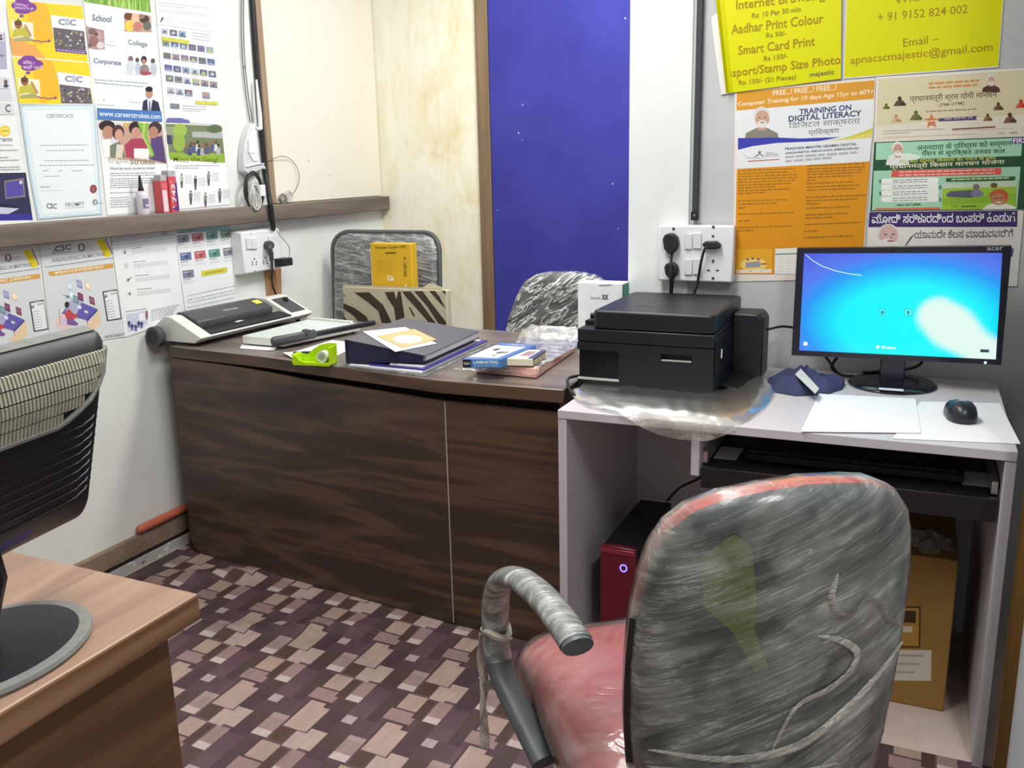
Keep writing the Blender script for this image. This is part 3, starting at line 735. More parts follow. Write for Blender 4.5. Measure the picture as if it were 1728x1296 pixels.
p.done('program_sheet', 'sheet with a photo of a screen at the far left, just above the ledge')

def yellow_panel(y, name, label, crop, title):
    def q(a, b_): return (a+(y*0.113), b_+y+ (0.02*y if False else 0))
    H = 420 if not crop else 318
    p = Poster('L', (238,236,220), [q(36,-8), q(605,38), q(648,455 if not crop else 350), q(92,412 if not crop else 344)], *Z1)
    p.poly([q(42,0), q(598,44), q(640,450 if not crop else 346), q(92,404 if not crop else 338)], (244,212,46))
    p.poly([q(42,0), q(200,12), q(130,200), q(70,210)], (234,224,96)).poly([q(200,12), q(330,22), q(390,190), q(380,300), q(250,340), q(200,200)], (244,186,52))
    if not crop: p.poly([q(70,270), q(250,330), q(330,426), q(92,404)], (238,170,92))
    for cx, cy, rx, ry in ((175,45,66,40), (120,40,40,28), (225,55,42,32), (165,78,60,26), (160,15,55,26)): p.ell(*q(cx,cy),rx,ry,(132,70,152),14)
    p.ell(*q(155,117),18,11,(132,70,152),10).ell(*q(133,140),8,6,(132,70,152),8)
    for bl, br, h_, t_ in title: p.text(t_, q(*bl), q(*br), h_, (226,204,230), .01)
    p.poly([q(80,150), q(240,165), q(246,292), q(96,300)], (244,232,206))
    p.poly([q(86,275), q(98,215), q(150,205), q(190,190), q(220,250), q(226,270), q(150,262)], (196,192,70)).ell(*q(132,180),28,30,(150,106,70),12).ell(*q(130,166),28,20,(104,72,50),12)
    p.poly([q(172,185), q(186,178), q(232,262), q(216,268)], (190,140,96)).poly([q(100,280), q(200,262), q(240,292), q(230,302), q(92,302)], (176,170,110))
    sq = [(228,284), (250,296), (275,292), (300,302), (330,296), (348,300), (346,284), (370,298), (350,312), (348,306), (330,304), (300,310), (272,300), (248,304), (226,292)]
    p.poly([q(*a) for a in sq], (130,84,110))
    p.poly([q(366,108), q(612,142), q(634,398 if not crop else 346), q(402,374 if not crop else 340)], (238,238,238))
    csc(p, q(424,182)[0], q(424,182)[1], 128, 46, (128,130,142)); p.poly([q(470,134), q(505,138), q(508,182), q(474,180)], (188,196,208))
    yb = 350 if not crop else 338
    p.poly([q(384,200), q(610,228), q(626,yb+22 if not crop else yb+4), q(398,yb)], (104,98,104))
    random.seed(5 if crop else 9)
    for i in range(34):
        a, b_ = random.random(), random.random()
        p.ell(*q(392+a*216+b_*14, 212+a*24+b_*(yb-230)), 9, 8, random.choice([(190,180,176), (140,132,130), (160,148,110), (80,76,90), (206,196,190), (150,140,70)]), 7)
    if not crop: p.poly([q(400,350), q(628,374), q(632,398), q(402,374)], (112,76,140)).dash(*q(412,366),*q(618,390),8,(190,170,206),(14,30),6)
    p.done(name, label)
yellow_panel(0, 'advice_poster', 'yellow thought-bubble poster at the top left, the upper of the two', False,
             [((100,40),(205,58),26,'Coaching ?'), ((105,72),(245,76),26,'Where to go')])
yellow_panel(415, 'advice_poster', 'yellow thought-bubble poster directly above the certificate, lower of the two', True,
             [((118,52),(205,60),30,'कोिचंग ?'), ((118,92),(262,96),34,'कहाँ जाएँ')])

# certificate in a pale blue border
p = Poster('L', (190,212,224), [(140,764), (688,760), (742,1562), (274,1600), (210,1250)], *Z1, lift=0.0012)
p.poly([(158,778), (672,774), (728,1552), (288,1586), (222,1240)], (224,236,238)).poly([(180,796), (660,792), (712,1540), (302,1572), (240,1240)], (206,226,232)).poly([(186,802), (654,798), (706,1534), (308,1566), (246,1240)], (232,240,240))
p.text('CERTIFICATE', (335,860), (532,860), 28, (120,124,126), .01)
for y, a, b_ in ((1064,290,640), (1102,336,610), (1176,322,645), (1210,286,690), (1250,310,352), (1250,424,455), (1250,520,600), (1290,318,430)): p.dash(a,y,b_,y-4,6,(150,158,162),(8,26),5)
p.dash(288,1368,362,1366,8,(130,136,140)); p.poly([(290,1392), (455,1388), (455,1390), (290,1394)], (160,160,160))
p.ell(678,1378,26,32,(138,74,72),20).ell(678,1378,17,22,(156,92,88),16)
csc(p, 336, 1520, 76, 40); p.text('PROMPT', (474,1508), (612,1500), 30, (120,124,130), .01).poly([(474,1516), (612,1508), (612,1511), (474,1519)], (150,150,150))
p.ell(690,1474,20,22,(130,136,140),16).ell(687,1474,13,16,(232,240,240),14).ell(684,1470,7,20,(130,136,140),12).text('Vriksh', (708,1490), (745,1486), 16, (140,146,150))
p.done('certificate', 'pale blue bordered certificate on the left wall just above the ledge', 'certificate')

# career poster
p = Poster('L', (238,240,242), [(566,-330), (1060,-330), (1105,0), (1182,888), (704,874)], *Z1)
p.poly([(585,-300), (1062,-300), (1100,92), (612,14)], (130,176,74))
random.seed(3)
for i in range(40):
    x = random.uniform(620,1080); p.poly([(x, 10+(x-612)*0.16), (x+random.uniform(-20,20), -random.uniform(30,120)), (x+9, 12+(x-612)*0.16)], random.choice([(168,204,96), (104,156,60), (196,222,130)]))
p.text('School', (670,152), (810,166), 50, (120,130,148), .022).text('College', (930,336), (1072,354), 50, (130,142,136), .018).text('Corporate', (680,470), (882,488), 48, (118,124,148), .022)
def photo(pts, bg, blobs):
    p.poly(pts, bg)
    for b_ in blobs: p.ell(*b_)
photo([(905,90), (1096,114), (1106,236), (1010,232), (905,230)], (196,160,140), [(935,120,34,26,(120,70,50)), (985,135,30,40,(230,190,160)), (1050,140,36,30,(80,60,56)), (940,190,34,40,(236,200,90)), (1000,195,34,36,(196,130,110)), (1070,190,30,34,(110,110,96)), (1030,120,22,18,(160,120,110))])
photo([(626,190), (756,222), (762,360), (700,360), (642,350)], (176,150,150), [(670,230,30,24,(130,104,104)), (720,262,30,30,(196,160,154)), (680,300,34,40,(150,110,106)), (730,330,28,26,(220,206,204)), (655,330,14,16,(120,90,90)), (700,250,14,14,(110,84,84))])
p.dash(770,325,850,345,6,(190,190,196)).dash(780,300,840,310,5,(206,206,210))
photo([(930,396), (1135,420), (1140,556), (920,542)], (228,232,232), [(950,430,18,22,(130,110,104)), (948,490,26,50,(206,212,216)), (998,438,14,18,(100,84,80)), (1002,500,22,44,(190,196,206)), (1046,436,22,28,(70,54,54)), (1046,450,15,20,(176,136,122)), (1050,510,36,40,(150,130,128)), (1112,446,16,20,(100,90,86)), (1116,505,26,46,(190,196,204)), (1060,535,44,14,(160,84,90))])
p.dash(684,584,1085,612,8,(170,186,190),(10,34),6).dash(690,606,1050,636,8,(170,186,190),(10,34),6)
p.dash(940,745,1020,752,7,(190,196,200)).dash(705,765,830,772,7,(190,196,200)).poly([(760,712), (750,728), (758,745), (755,728)], (80,84,90))
p.poly([(1034,806), (1040,740), (1066,722), (1112,726), (1152,746), (1168,812)], (52,58,78)).poly([(1070,722), (1110,726), (1096,806), (1076,806)], (220,224,230)).poly([(1084,738), (1094,738), (1094,806), (1080,806)], (120,126,140)).ell(1086,678,26,40,(186,140,120)).ell(1084,650,27,20,(46,38,38))
p.poly([(704,787), (1174,811), (1180,886), (709,871)], (84,124,186)).text('www.careerstrokes.com', (720,846), (1166,868), 40, (232,240,248), .008)
p.done('careers_poster', 'tall white careers poster reading School, College, Corporate, over the students photo')

p = Poster('L', (238,240,240), [(706,882), (1186,902), (1206,1200), (1238,1530), (782,1570)], *Z1)
p.poly([(713,886), (1180,905), (1215,1196), (757,1150)], (196,160,140))
p.poly([(716,886), (900,893), (880,1000), (830,1130), (757,1146), (735,1010)], (216,210,210)).ell(778,918,60,40,(60,44,42),16).ell(786,968,42,52,(186,138,116),16).poly([(740,1020), (800,1010), (850,1150), (758,1148)], (236,236,238))
p.ell(860,965,44,56,(84,62,66),16).ell(866,985,30,44,(206,160,140),14).poly([(800,1060), (870,1030), (920,1150), (800,1150)], (120,130,110)).poly([(850,1050), (900,1060), (890,1150), (840,1150)], (216,206,190))
p.poly([(920,1150), (905,1060), (960,1010), (1040,1010), (1080,1080), (1070,1160)], (170,70,92)).ell(985,935,48,50,(60,46,48),16).ell(990,968,34,42,(196,148,128),14).poly([(975,1082), (1096,1084), (1076,1165), (975,1150)], (242,236,232))
p.poly([(1100,1000), (1180,990), (1210,1190), (1090,1160)], (92,76,120)).ell(1130,935,48,48,(70,56,60),16).ell(1118,965,34,44,(180,132,112),14)
p.poly([(1000,895), (1085,898), (1070,990), (1125,1130), (1100,1150), (1050,1010)], (132,180,72)).poly([(1040,897), (1060,898), (1050,990), (1110,1130), (1104,1140), (1040,1000)], (176,206,110)).poly([(900,893), (950,895), (930,930), (905,925)], (206,180,120))
p.text('English', (790,1196), (948,1199), 50, (170,170,150), .0).text('Strokes', (948,1199), (1128,1200), 46, (140,130,110), .02).text('Word by word, stroke by stroke!', (800,1246), (1128,1240), 28, (120,118,130), .012)
for y in (1268,1284,1308,1324,1340,1356,1372,1410,1446,1464,1480,1496,1514): p.dash(802,y,(1130 if y < 1350 else 1000 if y < 1420 else 940),y-6,6,(150,154,160),(8,30),5)
p.done('english_course_poster', 'white English course poster with a photo of four students, right of the certificate')

p = Poster('L', (238,240,242), [(1100,-330), (1512,-330), (1545,0), (1616,910), (1202,888), (1130,0)], *Z1)
p.dash(1155,20,1510,62,6,(180,182,186)).dash(1155,40,1350,60,6,(180,182,186)).dash(1155,75,1515,112,6,(190,192,196)).dash(1160,92,1515,126,6,(200,202,206)).poly([(1136,174), (1552,234), (1552,238), (1136,178)], (180,182,190))
p.poly([(1166,160), (1180,125), (1194,128), (1172,165)], (80,80,84)).dash(1210,140,1260,146,5,(190,190,190)).dash(1300,155,1520,182,5,(190,190,190)).dash(1300,172,1520,198,5,(190,190,190)).dash(1210,160,1262,168,5,(190,190,190))
random.seed(11)
pal = [(150,170,190), (130,120,160), (150,160,110), (176,180,120), (120,130,140), (170,150,140), (110,120,110), (190,196,206), (120,110,120), (96,108,150)]
for r in range(6):
    y0 = 205+r*88-(12 if r > 3 else 0)
    for c in range(6):
        if (r == 0 and c > 2) or (r == 5 and c in (3,5)): continue
        x = 1170+r*9+c*64; y = y0+c*9
        cc = random.choice(pal)
        p.poly([(x,y), (x+54,y+7), (x+57,y+52), (x+3,y+46)], cc).ell(x+28,y+28,14,12,random.choice(pal),8).poly([(x+6,y+34), (x+54,y+40), (x+56,y+50), (x+4,y+44)], random.choice(pal)).dash(x+2,y+60,x+46,y+66,4,(206,208,210))
p.poly([(1172,266), (1376,296), (1378,326), (1174,294)], (206,202,90)).poly([(1420,735), (1582,742), (1584,768), (1422,760)], (206,202,96))
p.dash(1325,772,1500,782,7,(196,198,200)).dash(1325,792,1500,800,7,(196,198,200)).dash(1325,808,1460,814,7,(196,198,200)).dash(1400,240,1530,258,6,(190,194,200)).dash(1400,262,1530,280,6,(190,194,200)).dash(1400,284,1530,302,6,(190,194,200))
p.poly([(1238,752), (1304,758), (1306,794), (1240,790)], (130,134,140))
p.poly([(1210,888), (1212,866), (1300,862), (1370,874), (1384,894)], (112,112,176)).dash(1220,866,1340,868,8,(110,110,140))
p.done('photo_grid_sheet', 'white sheet with a grid of tiny photos beside the cable run, above the gang photo')

p = Poster('L', (238,240,240), [(1200,896), (1618,916), (1672,1490), (1242,1532)], *Z1)
p.poly([(1204,902), (1614,920), (1641,1188), (1236,1164)], (120,130,96))
p.poly([(1206,920), (1330,926), (1340,1000), (1214,990)], (150,156,130)).poly([(1400,960), (1616,960), (1620,1010), (1400,1000)], (176,180,176)).poly([(1225,1110), (1636,1120), (1641,1188), (1236,1164)], (146,176,70))
p.poly([(1212,985), (1250,985), (1255,1050), (1218,1050)], (70,74,96)).ell(1310,950,52,50,(156,186,84),16).ell(1305,1040,46,66,(148,176,80),16).ell(1560,940,60,30,(96,110,76),14)
random.seed(21)
for i in range(13):
    x = 1360+i*19+random.uniform(-6,6); y = 1040+random.uniform(-14,26)
    p.poly([(x-16,y+66), (x-12,y+18), (x+12,y+18), (x+16,y+68)], random.choice([(90,96,136), (206,206,206), (110,104,100), (70,76,110), (180,176,180)])).ell(x,y,10,13,random.choice([(110,84,70), (150,112,90), (70,56,50)]),10)
p.text('Meet', (1262,1178), (1372,1182), 40, (120,138,30), .006).text('the Gang!', (1388,1184), (1588,1192), 46, (112,126,30), .02)
p.dash(1272,1212,1600,1210,6,(160,164,170),(8,26),5).dash(1272,1228,1450,1228,6,(160,164,170),(8,26),5)
# six standing figures with notes (below, y measured at 4.05 from row 280)
def z2(x, y): return (x/4.05*4.32, (280+y/4.05)*4.32)
for x, y, c in ((1240,60,(190,186,170)), (1334,75,(80,78,84)), (1424,45,(150,140,130)), (1302,175,(120,124,134)), (1402,190,(150,146,140)), (1500,160,(130,126,124))):
    a = z2(x, y); p.ell(a[0],a[1],6,9,(96,80,74),8).poly([(a[0]-13,a[1]+12), (a[0]+13,a[1]+12), (a[0]+10,a[1]+52), (a[0]-10,a[1]+52)], c).poly([(a[0]-10,a[1]+50), (a[0]+10,a[1]+50), (a[0]+6,a[1]+96), (a[0]-4,a[1]+96)], (92,90,100))
    for k in range(5): p.dash(a[0]+24,a[1]+10+k*13,a[0]+72,a[1]+8+k*13,4,(180,184,190),(8,18),4)
a, b_ = z2(1235,312), z2(1520,288); p.dash(a[0],a[1],b_[0],b_[1],5,(180,170,190))
p.done('group_photo_poster', 'poster with a dark green group photo headed Meet the Gang, above the ledge')

# ---------------- left wall, below the ledge
Z2 = (4.05, (0, 280))
def job(dx, dy, name, label, head, band, bl):
    def q(x, y): return (x+dx, y+dy)
    p = Poster('L', (218,222,222), [q(268,548), q(740,478), q(852,1168), q(352,1240)], *Z2)
    p.poly([q(272,556), q(738,484), q(757,600), q(770,628), q(306,692)], (226,228,230))
    p.poly([q(655,506), q(706,498), q(760,608), q(738,622), q(718,624)], (236,212,36)).poly([q(712,497), q(722,496), q(768,598), q(764,606)], (124,92,120)).poly([q(306,690), q(770,626), q(770,630), q(306,694)], (110,104,120))
    for w in ((370,598),): p.text('CSC', q(372,590), q(485,572), 42, (96,98,110), .03)
    p.poly([q(355,600), q(378,560), q(400,545), q(402,549), q(382,564), q(362,600)], (96,98,110)).dash(*q(360,600),*q(480,588),6,(120,122,130))
    p.ell(*q(556,556),24,28,(120,118,128),16).ell(*q(550,556),15,20,(226,228,230),14).ell(*q(540,556),8,26,(120,118,128),12).dash(*q(586,556),*q(640,550),6,(170,170,176)).dash(*q(586,572),*q(640,566),6,(190,190,196))
    p.text(head, q(bl[0],bl[1]), q(716,622), 36, (112,110,118), .012)
    p.poly([q(326,724), q(772,664), q(774,696), q(342,754)], (214,166,84)).text(band, q(372,742), q(706,696), 20, (246,238,220), .02)
    # isometric desk with floating windows
    p.ell(*q(440,1060),58,58,(236,206,196)).poly([q(560,1130), q(670,980), q(690,1080), q(640,1120)], (236,208,170))
    p.poly([q(492,906), q(664,978), q(590,1054), q(420,1010)], (106,100,176)).poly([q(492,906), q(500,900), q(560,925), q(520,1020), q(440,1000)], (176,180,206)).poly([q(590,1054), q(664,978), q(666,990), q(592,1068)], (70,70,140))
    for a, b_, c in ((455,790,(190,210,220)), (520,775,(140,146,186)), (578,788,(240,206,180)), (528,862,(110,50,90)), (606,888,(120,70,90)), (468,850,(206,222,226)), (495,880,(110,140,140))):
        p.poly([q(a,b_), q(a+36,b_+14), q(a+42,b_+66), q(a+6,b_+50)], c).poly([q(a+5,b_+10), q(a+32,b_+20), q(a+36,b_+52), q(a+9,b_+42)], tuple(min(255, t+34) for t in c))
    p.poly([q(530,950), q(556,960), q(550,980), q(526,970)], (226,232,244)).poly([q(578,984), q(602,994), q(596,1010), q(574,1000)], (226,232,244))
    p.poly([q(440,1000), q(470,975), q(500,1010), q(530,1012), q(528,1030), q(490,1060), q(450,1050)], (190,84,92)).ell(*q(456,948),16,22,(66,52,56),12).poly([q(450,1050), q(500,1050), q(536,1080), q(520,1092), q(450,1084)], (126,96,160)).poly([q(420,1030), q(452,1040), q(458,1090), q(420,1090)], (214,198,226))
    for u in (400,586): p.poly([q(u,975), q(u+3,975), q(u+12,1090), q(u+9,1090)], (120,116,126))
    p.poly([q(430,880), q(470,886), q(470,890), q(430,884)], (110,130,130)).ell(*q(462,896),14,8,(120,150,146),10)
    p.poly([q(698,858), q(798,842), q(830,1046), q(730,1062)], (84,88,96)).poly([q(708,866), q(796,852), q(822,1038), q(738,1052)], (236,240,240)).text('Udemy', q(752,886), q(796,878), 18, (96,98,104), .02).poly([q(712,898), q(716,876), q(722,896), q(728,872), q(732,892), q(724,902)], (84,88,96)).poly([q(735,848), q(770,842), q(772,852), q(737,858)], (170,170,170))
    for k in range(7): p.dash(*q(722+k*3,930+k*18),*q(770+k*3,922+k*18),6,(170,174,180),(8,22),5)
    p.text('NOW EASILY!', q(716,1178), q(846,1158), 20, (130,130,134), .01)
    return p.done(name, label)
job(-500, 72, 'job_skills_poster', 'job skills poster headed Graphic Design, cut by the left edge below the ledge', 'ENABLING JOB SKILLS ON SMART PHONE', 'GRAPHIC DESIGN', (355,668))
job(0, 0, 'job_skills_poster', 'job skills poster headed Improve Your Interview Skills, in full view below the ledge', 'ENABLING JOB SKILLS ON SMART PHONE', 'IMPROVE YOUR INTERVIEW SKILLS', (355,668))

p = Poster('L', (238,240,240), [(756,480), (1192,438), (1262,1034), (852,1172)], *Z2, lift=0.0010)
p.poly([(758,484), (1190,440), (1194,476), (762,528)], (206,208,212)).text('UCD', (1104,474), (1146,470), 22, (96,98,106), .02).poly([(764,540), (1186,490), (1186,492), (764,543)], (140,140,146))
for i, y in enumerate((590,684,780,874)):
    p.ell(850+i*11,y,15,20,(226,228,230),14); p.ell(851+i*11,y,(7 if i != 1 else 4),(10 if i != 1 else 4),(110,112,116),10)
    if i == 1:
        for k in range(8): a = 2*pi*k/8; p.poly([(861+6*cos(a),y+6*sin(a)), (861+26*cos(a),y+26*sin(a)), (863+26*cos(a),y+28*sin(a))], (110,112,116))
    if i == 2: p.poly([(874,776), (896,756), (900,760), (878,782)], (110,112,116))
    p.dash(896+i*12,y-22-i*2,970+i*22,y-30-i*2,5,(130,132,136),(8,18),4)
    for k in range(3): p.dash(900+i*12,y-8+k*10,1136+i*10,y-34+k*10,4,(196,200,204),(10,30),5)
p.dash(856,1000,1000,978,6,(140,142,146)).poly([(858,1016), (1000,988), (1008,1078), (876,1136)], (206,210,226)).poly([(944,1010), (988,1002), (992,1050), (950,1056)], (238,240,244)).ell(1000,1020,10,34,(150,110,110),12)
for x, y in ((880,1075), (900,1095), (925,1100), (945,1075), (965,1080)): p.ell(x,y,11,16,(70,78,120),10).ell(x+1,y+20,9,10,(110,120,170),8)
for k in range(6): p.dash(1030,990+k*14,1220-k*10,952+k*15,5,(150,154,158),(10,28),5)
p.done('icons_sheet', 'white sheet with four small icons in a column, right of the interview skills poster')

p = Poster('L', (236,240,240), [(1200,438), (1574,392), (1618,930), (1272,1024), (1225,700)], *Z2)
p.poly([(1202,442), (1570,396), (1574,440), (1208,462)], (150,190,196)).text('Courses on offer', (1212,462), (1330,444), 16, (110,120,140), .01)
cols = [[(146,150,166), (196,120,126), (120,160,156), (130,160,136)], [(110,124,160), (196,110,116), (96,150,140), (136,136,150)], [(140,134,156)]]
for r, row in enumerate(cols):
    for c, cc in enumerate(row):
        x, y = 1210+c*98+r*17, 476-c*11+r*120
        p.poly([(x,y), (x+76,y-9), (x+82,y+44), (x+6,y+54)], cc).ell(x+46,y+22,12,18,tuple(int(t*0.75) for t in cc),10).poly([(x+10,y+12), (x+50,y+6), (x+51,y+10), (x+11,y+16)], (226,228,230))
        p.dash(x+8,y+68,x+60,y+60,6,(130,134,140)).dash(x+8,y+82,x+82,y+73,4,(206,208,210)).dash(x+8,y+92,x+72,y+84,4,(206,208,210))
p.poly([(1374,718), (1550,692), (1552,726), (1376,756)], (214,206,72)).dash(1400,740,1530,718,9,(160,150,50),(10,26),5)
for y in (840,870,890,920,950): p.dash(1280,y+50,1606,y-20,5,(176,180,184),(10,34),6)
p.done('course_sheet', 'white sheet with rows of coloured course tiles, left of the switch box')
# ================================================================ things on the dark counter
m_offwhite = plain('off_white_enamel', (222,224,216), 0.4, 0.4, var=0.03)
m_offwhite2 = plain('pale_grey_enamel', (206,210,206), 0.4, 0.4, var=0.03)
m_charcoal = plain('charcoal_plastic', (74,74,78), 0.42, 0.4, var=0.05, scale=60)
m_blackp = plain('black_plastic', (38,38,42), 0.45, 0.4, var=0.08, scale=40)
m_blackd = plain('deep_black_plastic', (22,22,26), 0.5, 0.35, var=0.08, scale=40)
m_glassy = plain('glossy_black', (26,26,34), 0.15, 0.5)
m_paper = plain('white_paper', (232,232,236), 0.7, 0.2, var=0.02)
m_chrome = plain('chrome', (206,206,210), 0.18, 0.5, 1.0)
CZ = CT + 0.0006
# laminator, lying along the wall end of the counter
lam = thing('laminator', 'off white laminating machine with a black lid, at the wall end of the counter', 'laminator', (-2.432, 2.395, CZ), radians(-3.5))
def lam_sec(pr, y0, y1, m, mb=None): return (mb or MB()).prism(pr, y0, y1, m, axis='y')
cap = [(0.03,0.010),(0.185,0.010),(0.218,0.030),(0.212,0.036),(0.085,0.096),(0.055,0.098),(0.0,0.062),(0.0,0.020)]
mid = [(0.0,0.012),(0.185,0.012),(0.2165,0.030),(0.2100,0.034),(0.150,0.040),(0.0,0.045)]
lam_sec(cap, 0.0, 0.052, m_offwhite).build('end_cap', lam, bevel=0.003)
lam_sec(cap, 0.475, 0.592, m_offwhite).build('end_cap', lam, bevel=0.003)
lam_sec(mid, 0.052, 0.475, m_offwhite2).build('body', lam)
lam_sec([(0.002,0.045),(0.146,0.045),(0.152,0.066),(0.148,0.076),(0.085,0.1015),(0.055,0.1025),(0.002,0.066)], 0.058, 0.440, m_charcoal).build('lid', lam, bevel=0.004)
lam_sec([(0.150,0.0385),(0.209,0.0335),(0.209,0.040),(0.150,0.052)], 0.053, 0.474, m_blackp).build('feed_slot', lam, bevel=0.001)
def lam_slope(x): return 0.096-(x-0.085)*(0.060/0.127)
pn = MB()
pn.add([(0.098,0.492,lam_slope(0.098)+.0012),(0.196,0.492,lam_slope(0.196)+.0012),(0.196,0.576,lam_slope(0.196)+.0012),(0.098,0.576,lam_slope(0.098)+.0012)], [(0,1,2,3)], m_charcoal)
pn = pn.build('control_panel', lam)
MB().lathe([(0.010,0.0),(0.010,0.012),(0.008,0.014)], m_blackp, (0.122,0.548,lam_slope(0.122)+0.001)).build('dial', pn, smooth=True)
MB().lathe([(0.030,-0.045),(0.036,-0.043),(0.037,-0.020),(0.034,-0.016),(0.020,-0.010),(0.012,0.0)], m_charcoal, (-0.0+0.036,0,0.030), 28, 'y').lathe([(0.026,-0.0455),(0.024,-0.0400)], m_blackp, (0.036,0,0.030), 24, 'y').build('roller_knob', lam, smooth=True)
lt = MB()
def lam_lid(x): return 0.076+(0.148-x)*(0.0255/0.063)+0.0012
letters(lt, 'Ofta Neno', (0.124,0.215,lam_lid(0.124)), (0,0.075,0), (-0.014,0,0.0056), ink((198,198,198)), 0.01)
lt.build('lettering', lam)
tg = MB(); tg.add([(0.118,0.388,lam_lid(0.118)),(0.118,0.424,lam_lid(0.118)),(0.092,0.424,lam_lid(0.092)),(0.092,0.388,lam_lid(0.092))], [(0,1,2,3)], ink((220,226,96)))
tg.build('price_tag', lam)
wl = MB(); wl.add([(0.165,0.215,0.051),(0.182,0.215,0.0494),(0.172,0.262,0.0504),(0.158,0.250,0.0516)], [(0,1,2,3)], ink((214,214,214))); wl.build('sticker', lam)
for x in (0.05,0.165):
    for y in (0.03,0.56): MB().lathe([(0.009,0.0),(0.009,0.0115)], m_blackd, (x,y,0), 12).build('rubber_foot', lam)

# paper trimmer
trm = thing('paper_trimmer', 'pale grey paper trimmer board with a black cutting arm, in front of the laminator', 'paper trimmer', (-2.0, 2.6, CZ))
q = [(-2.10,2.455),(-1.925,2.448),(-1.840,2.79),(-2.085,2.825)]
q = [(a+2.0, b_-2.6) for a, b_ in q]
MB().prism(q, 0.006, 0.034, m_offwhite, m_top=plain('trimmer_bed', (206,216,210), 0.35, 0.4)).build('board', trm, bevel=0.003)
d = Vector((q[2][0]-q[3][0], q[2][1]-q[3][1])).normalized(); e = Vector((-d.y, d.x))
a = Vector(q[3])-e*0.004; b_ = Vector(q[2])-e*0.004-d*0.03
MB().hexa([(a.x,a.y,.034),((a-e*.012).x,(a-e*.012).y,.034),((b_-e*.012).x,(b_-e*.012).y,.034),(b_.x,b_.y,.034)][::-1], [(a.x,a.y,.042),((a-e*.012).x,(a-e*.012).y,.042),((b_-e*.012).x,(b_-e*.012).y,.042),(b_.x,b_.y,.042)][::-1], m_offwhite).build('paper_guide', trm, bevel=0.001)
A0, A1 = Vector((-1.918+2, 2.455-2.6, .030)), Vector((-1.800+2, 2.825-2.6, .033))
ab = MB().tube([A0.lerp(A1, t) for t in (0.0,0.5,1.0)], 0.010, m_blackp, 6, flat=0.5).build('cutting_arm', trm)
h0 = Vector((-1.935+2, 2.405-2.6, .030)); h1 = Vector((-1.870+2, 2.560-2.6, .036))
MB().tube([h0, h0.lerp(h1,.03), h0.lerp(h1,.5), h0.lerp(h1,.97), h1], [0.013,0.017,0.016,0.015,0.010], m_charcoal, 12, flat=0.7).lathe([(0.012,-0.012),(0.014,0.0),(0.012,0.012)], m_charcoal, tuple(h0.lerp(h1,.78)+Vector((0,0,0.008))), 14, 'x').build('handle', ab, smooth=True)
for k in range(4): MB().lathe([(0.007,0),(0.007,0.006)], m_blackd, (q[k][0]+(.02,-.02,-.02,.02)[k],q[k][1]+(.02,.02,-.02,-.02)[k],0), 10).build('rubber_foot', trm)

def sheet(name, px, z, label, mat=None, cat='paper', curl=None, th=0.0005, n=8):
    """a sheet of paper whose four corners (TL,TR,BR,BL in the photograph) lie at height z"""
    c = [on_z(u, v, z) for u, v in px]
    O = sum(c, Vector())/4; c = [p-O for p in c]
    def F(u, v):
        p = (c[3].lerp(c[2], u)).lerp(c[0].lerp(c[1], u), v)
        if curl: p.z += curl(u, v)
        return p
    mb = MB().surf(F, n, n, mat or m_paper, thick=-th)
    o = mb.build(name, loc=O, smooth=True)
    return tag(o, label, cat)
# loose papers at the counter edge
sheet('paper_sheet', [(560,574),(612,580),(530,618),(478,600)], CZ+0.0004, 'white paper sheet with a curled corner poking out under the green tape dispenser', curl=lambda u, v: 0.010*max(0,1-v/0.35)**2*max(0,0.4-u)/0.4)
sheet('paper_slip', [(408,581),(470,584),(462,592),(405,588)], CZ+0.0004, 'narrow white paper strip in front of the paper trimmer')
pen = MB().tube([(-0.05,0,0.007),(-0.048,0,0.007),(0.045,0.0,0.007),(0.05,0,0.007)], [0.004,0.0065,0.0065,0.003], m_blackd, 10).box(-0.02,0.05,-0.004,0.004,0.008,0.014,m_charcoal).build('stapler', loc=on_z(521,600,CZ+0.002)+Vector((0,0,0.0)), smooth=True)
pen.rotation_euler = (0,0,0.35); tag(pen, 'small black stapler beside the green tape dispenser', 'stapler')

# neon green tape dispenser
m_neon, nt, b = new_mat('neon_green_plastic')
b.inputs['Base Color'].default_value = lin((196,232,30)); b.inputs['Roughness'].default_value = 0.25
b.inputs['Transmission Weight'].default_value = 0.25; b.inputs['IOR'].default_value = 1.3
nn = noise(nt, coords(nt, (30,30,30)), 1.0, 2); nt.links.new(ramp(nt, nn, [(0.3, (184,226,24)), (0.7, (206,240,44))]), b.inputs['Base Color'])
td = thing('tape_dispenser', 'neon green plastic tape dispenser leaning on the black binder', 'tape dispenser', (-1.655, 2.268, CZ+0.003), radians(8))
side_b = [(-0.072,0.0),(0.050,0.0),(0.052,0.062),(0.030,0.063),(-0.004,0.056),(-0.030,0.040),(-0.048,0.024),(-0.066,0.026),(-0.076,0.016)]
side_f = [(-0.072,0.0),(0.050,0.0),(0.051,0.012),(0.020,0.010),(-0.030,0.010),(-0.048,0.014),(-0.058,0.028),(-0.068,0.027),(-0.076,0.014)]
MB().prism(side_f, -0.028, -0.025, m_neon, axis='y').build('side_wall', td, bevel=0.001)
MB().prism(side_b, 0.024, 0.027, m_neon, axis='y').build('side_wall', td, bevel=0.001)
MB().box(-0.070,0.050,-0.025,0.024,0.0,0.004,m_neon).box(0.048,0.052,-0.025,0.024,0.004,0.057,m_neon).box(-0.074,-0.066,-0.025,0.024,0.004,0.030,m_neon).build('base', td, bevel=0.001)
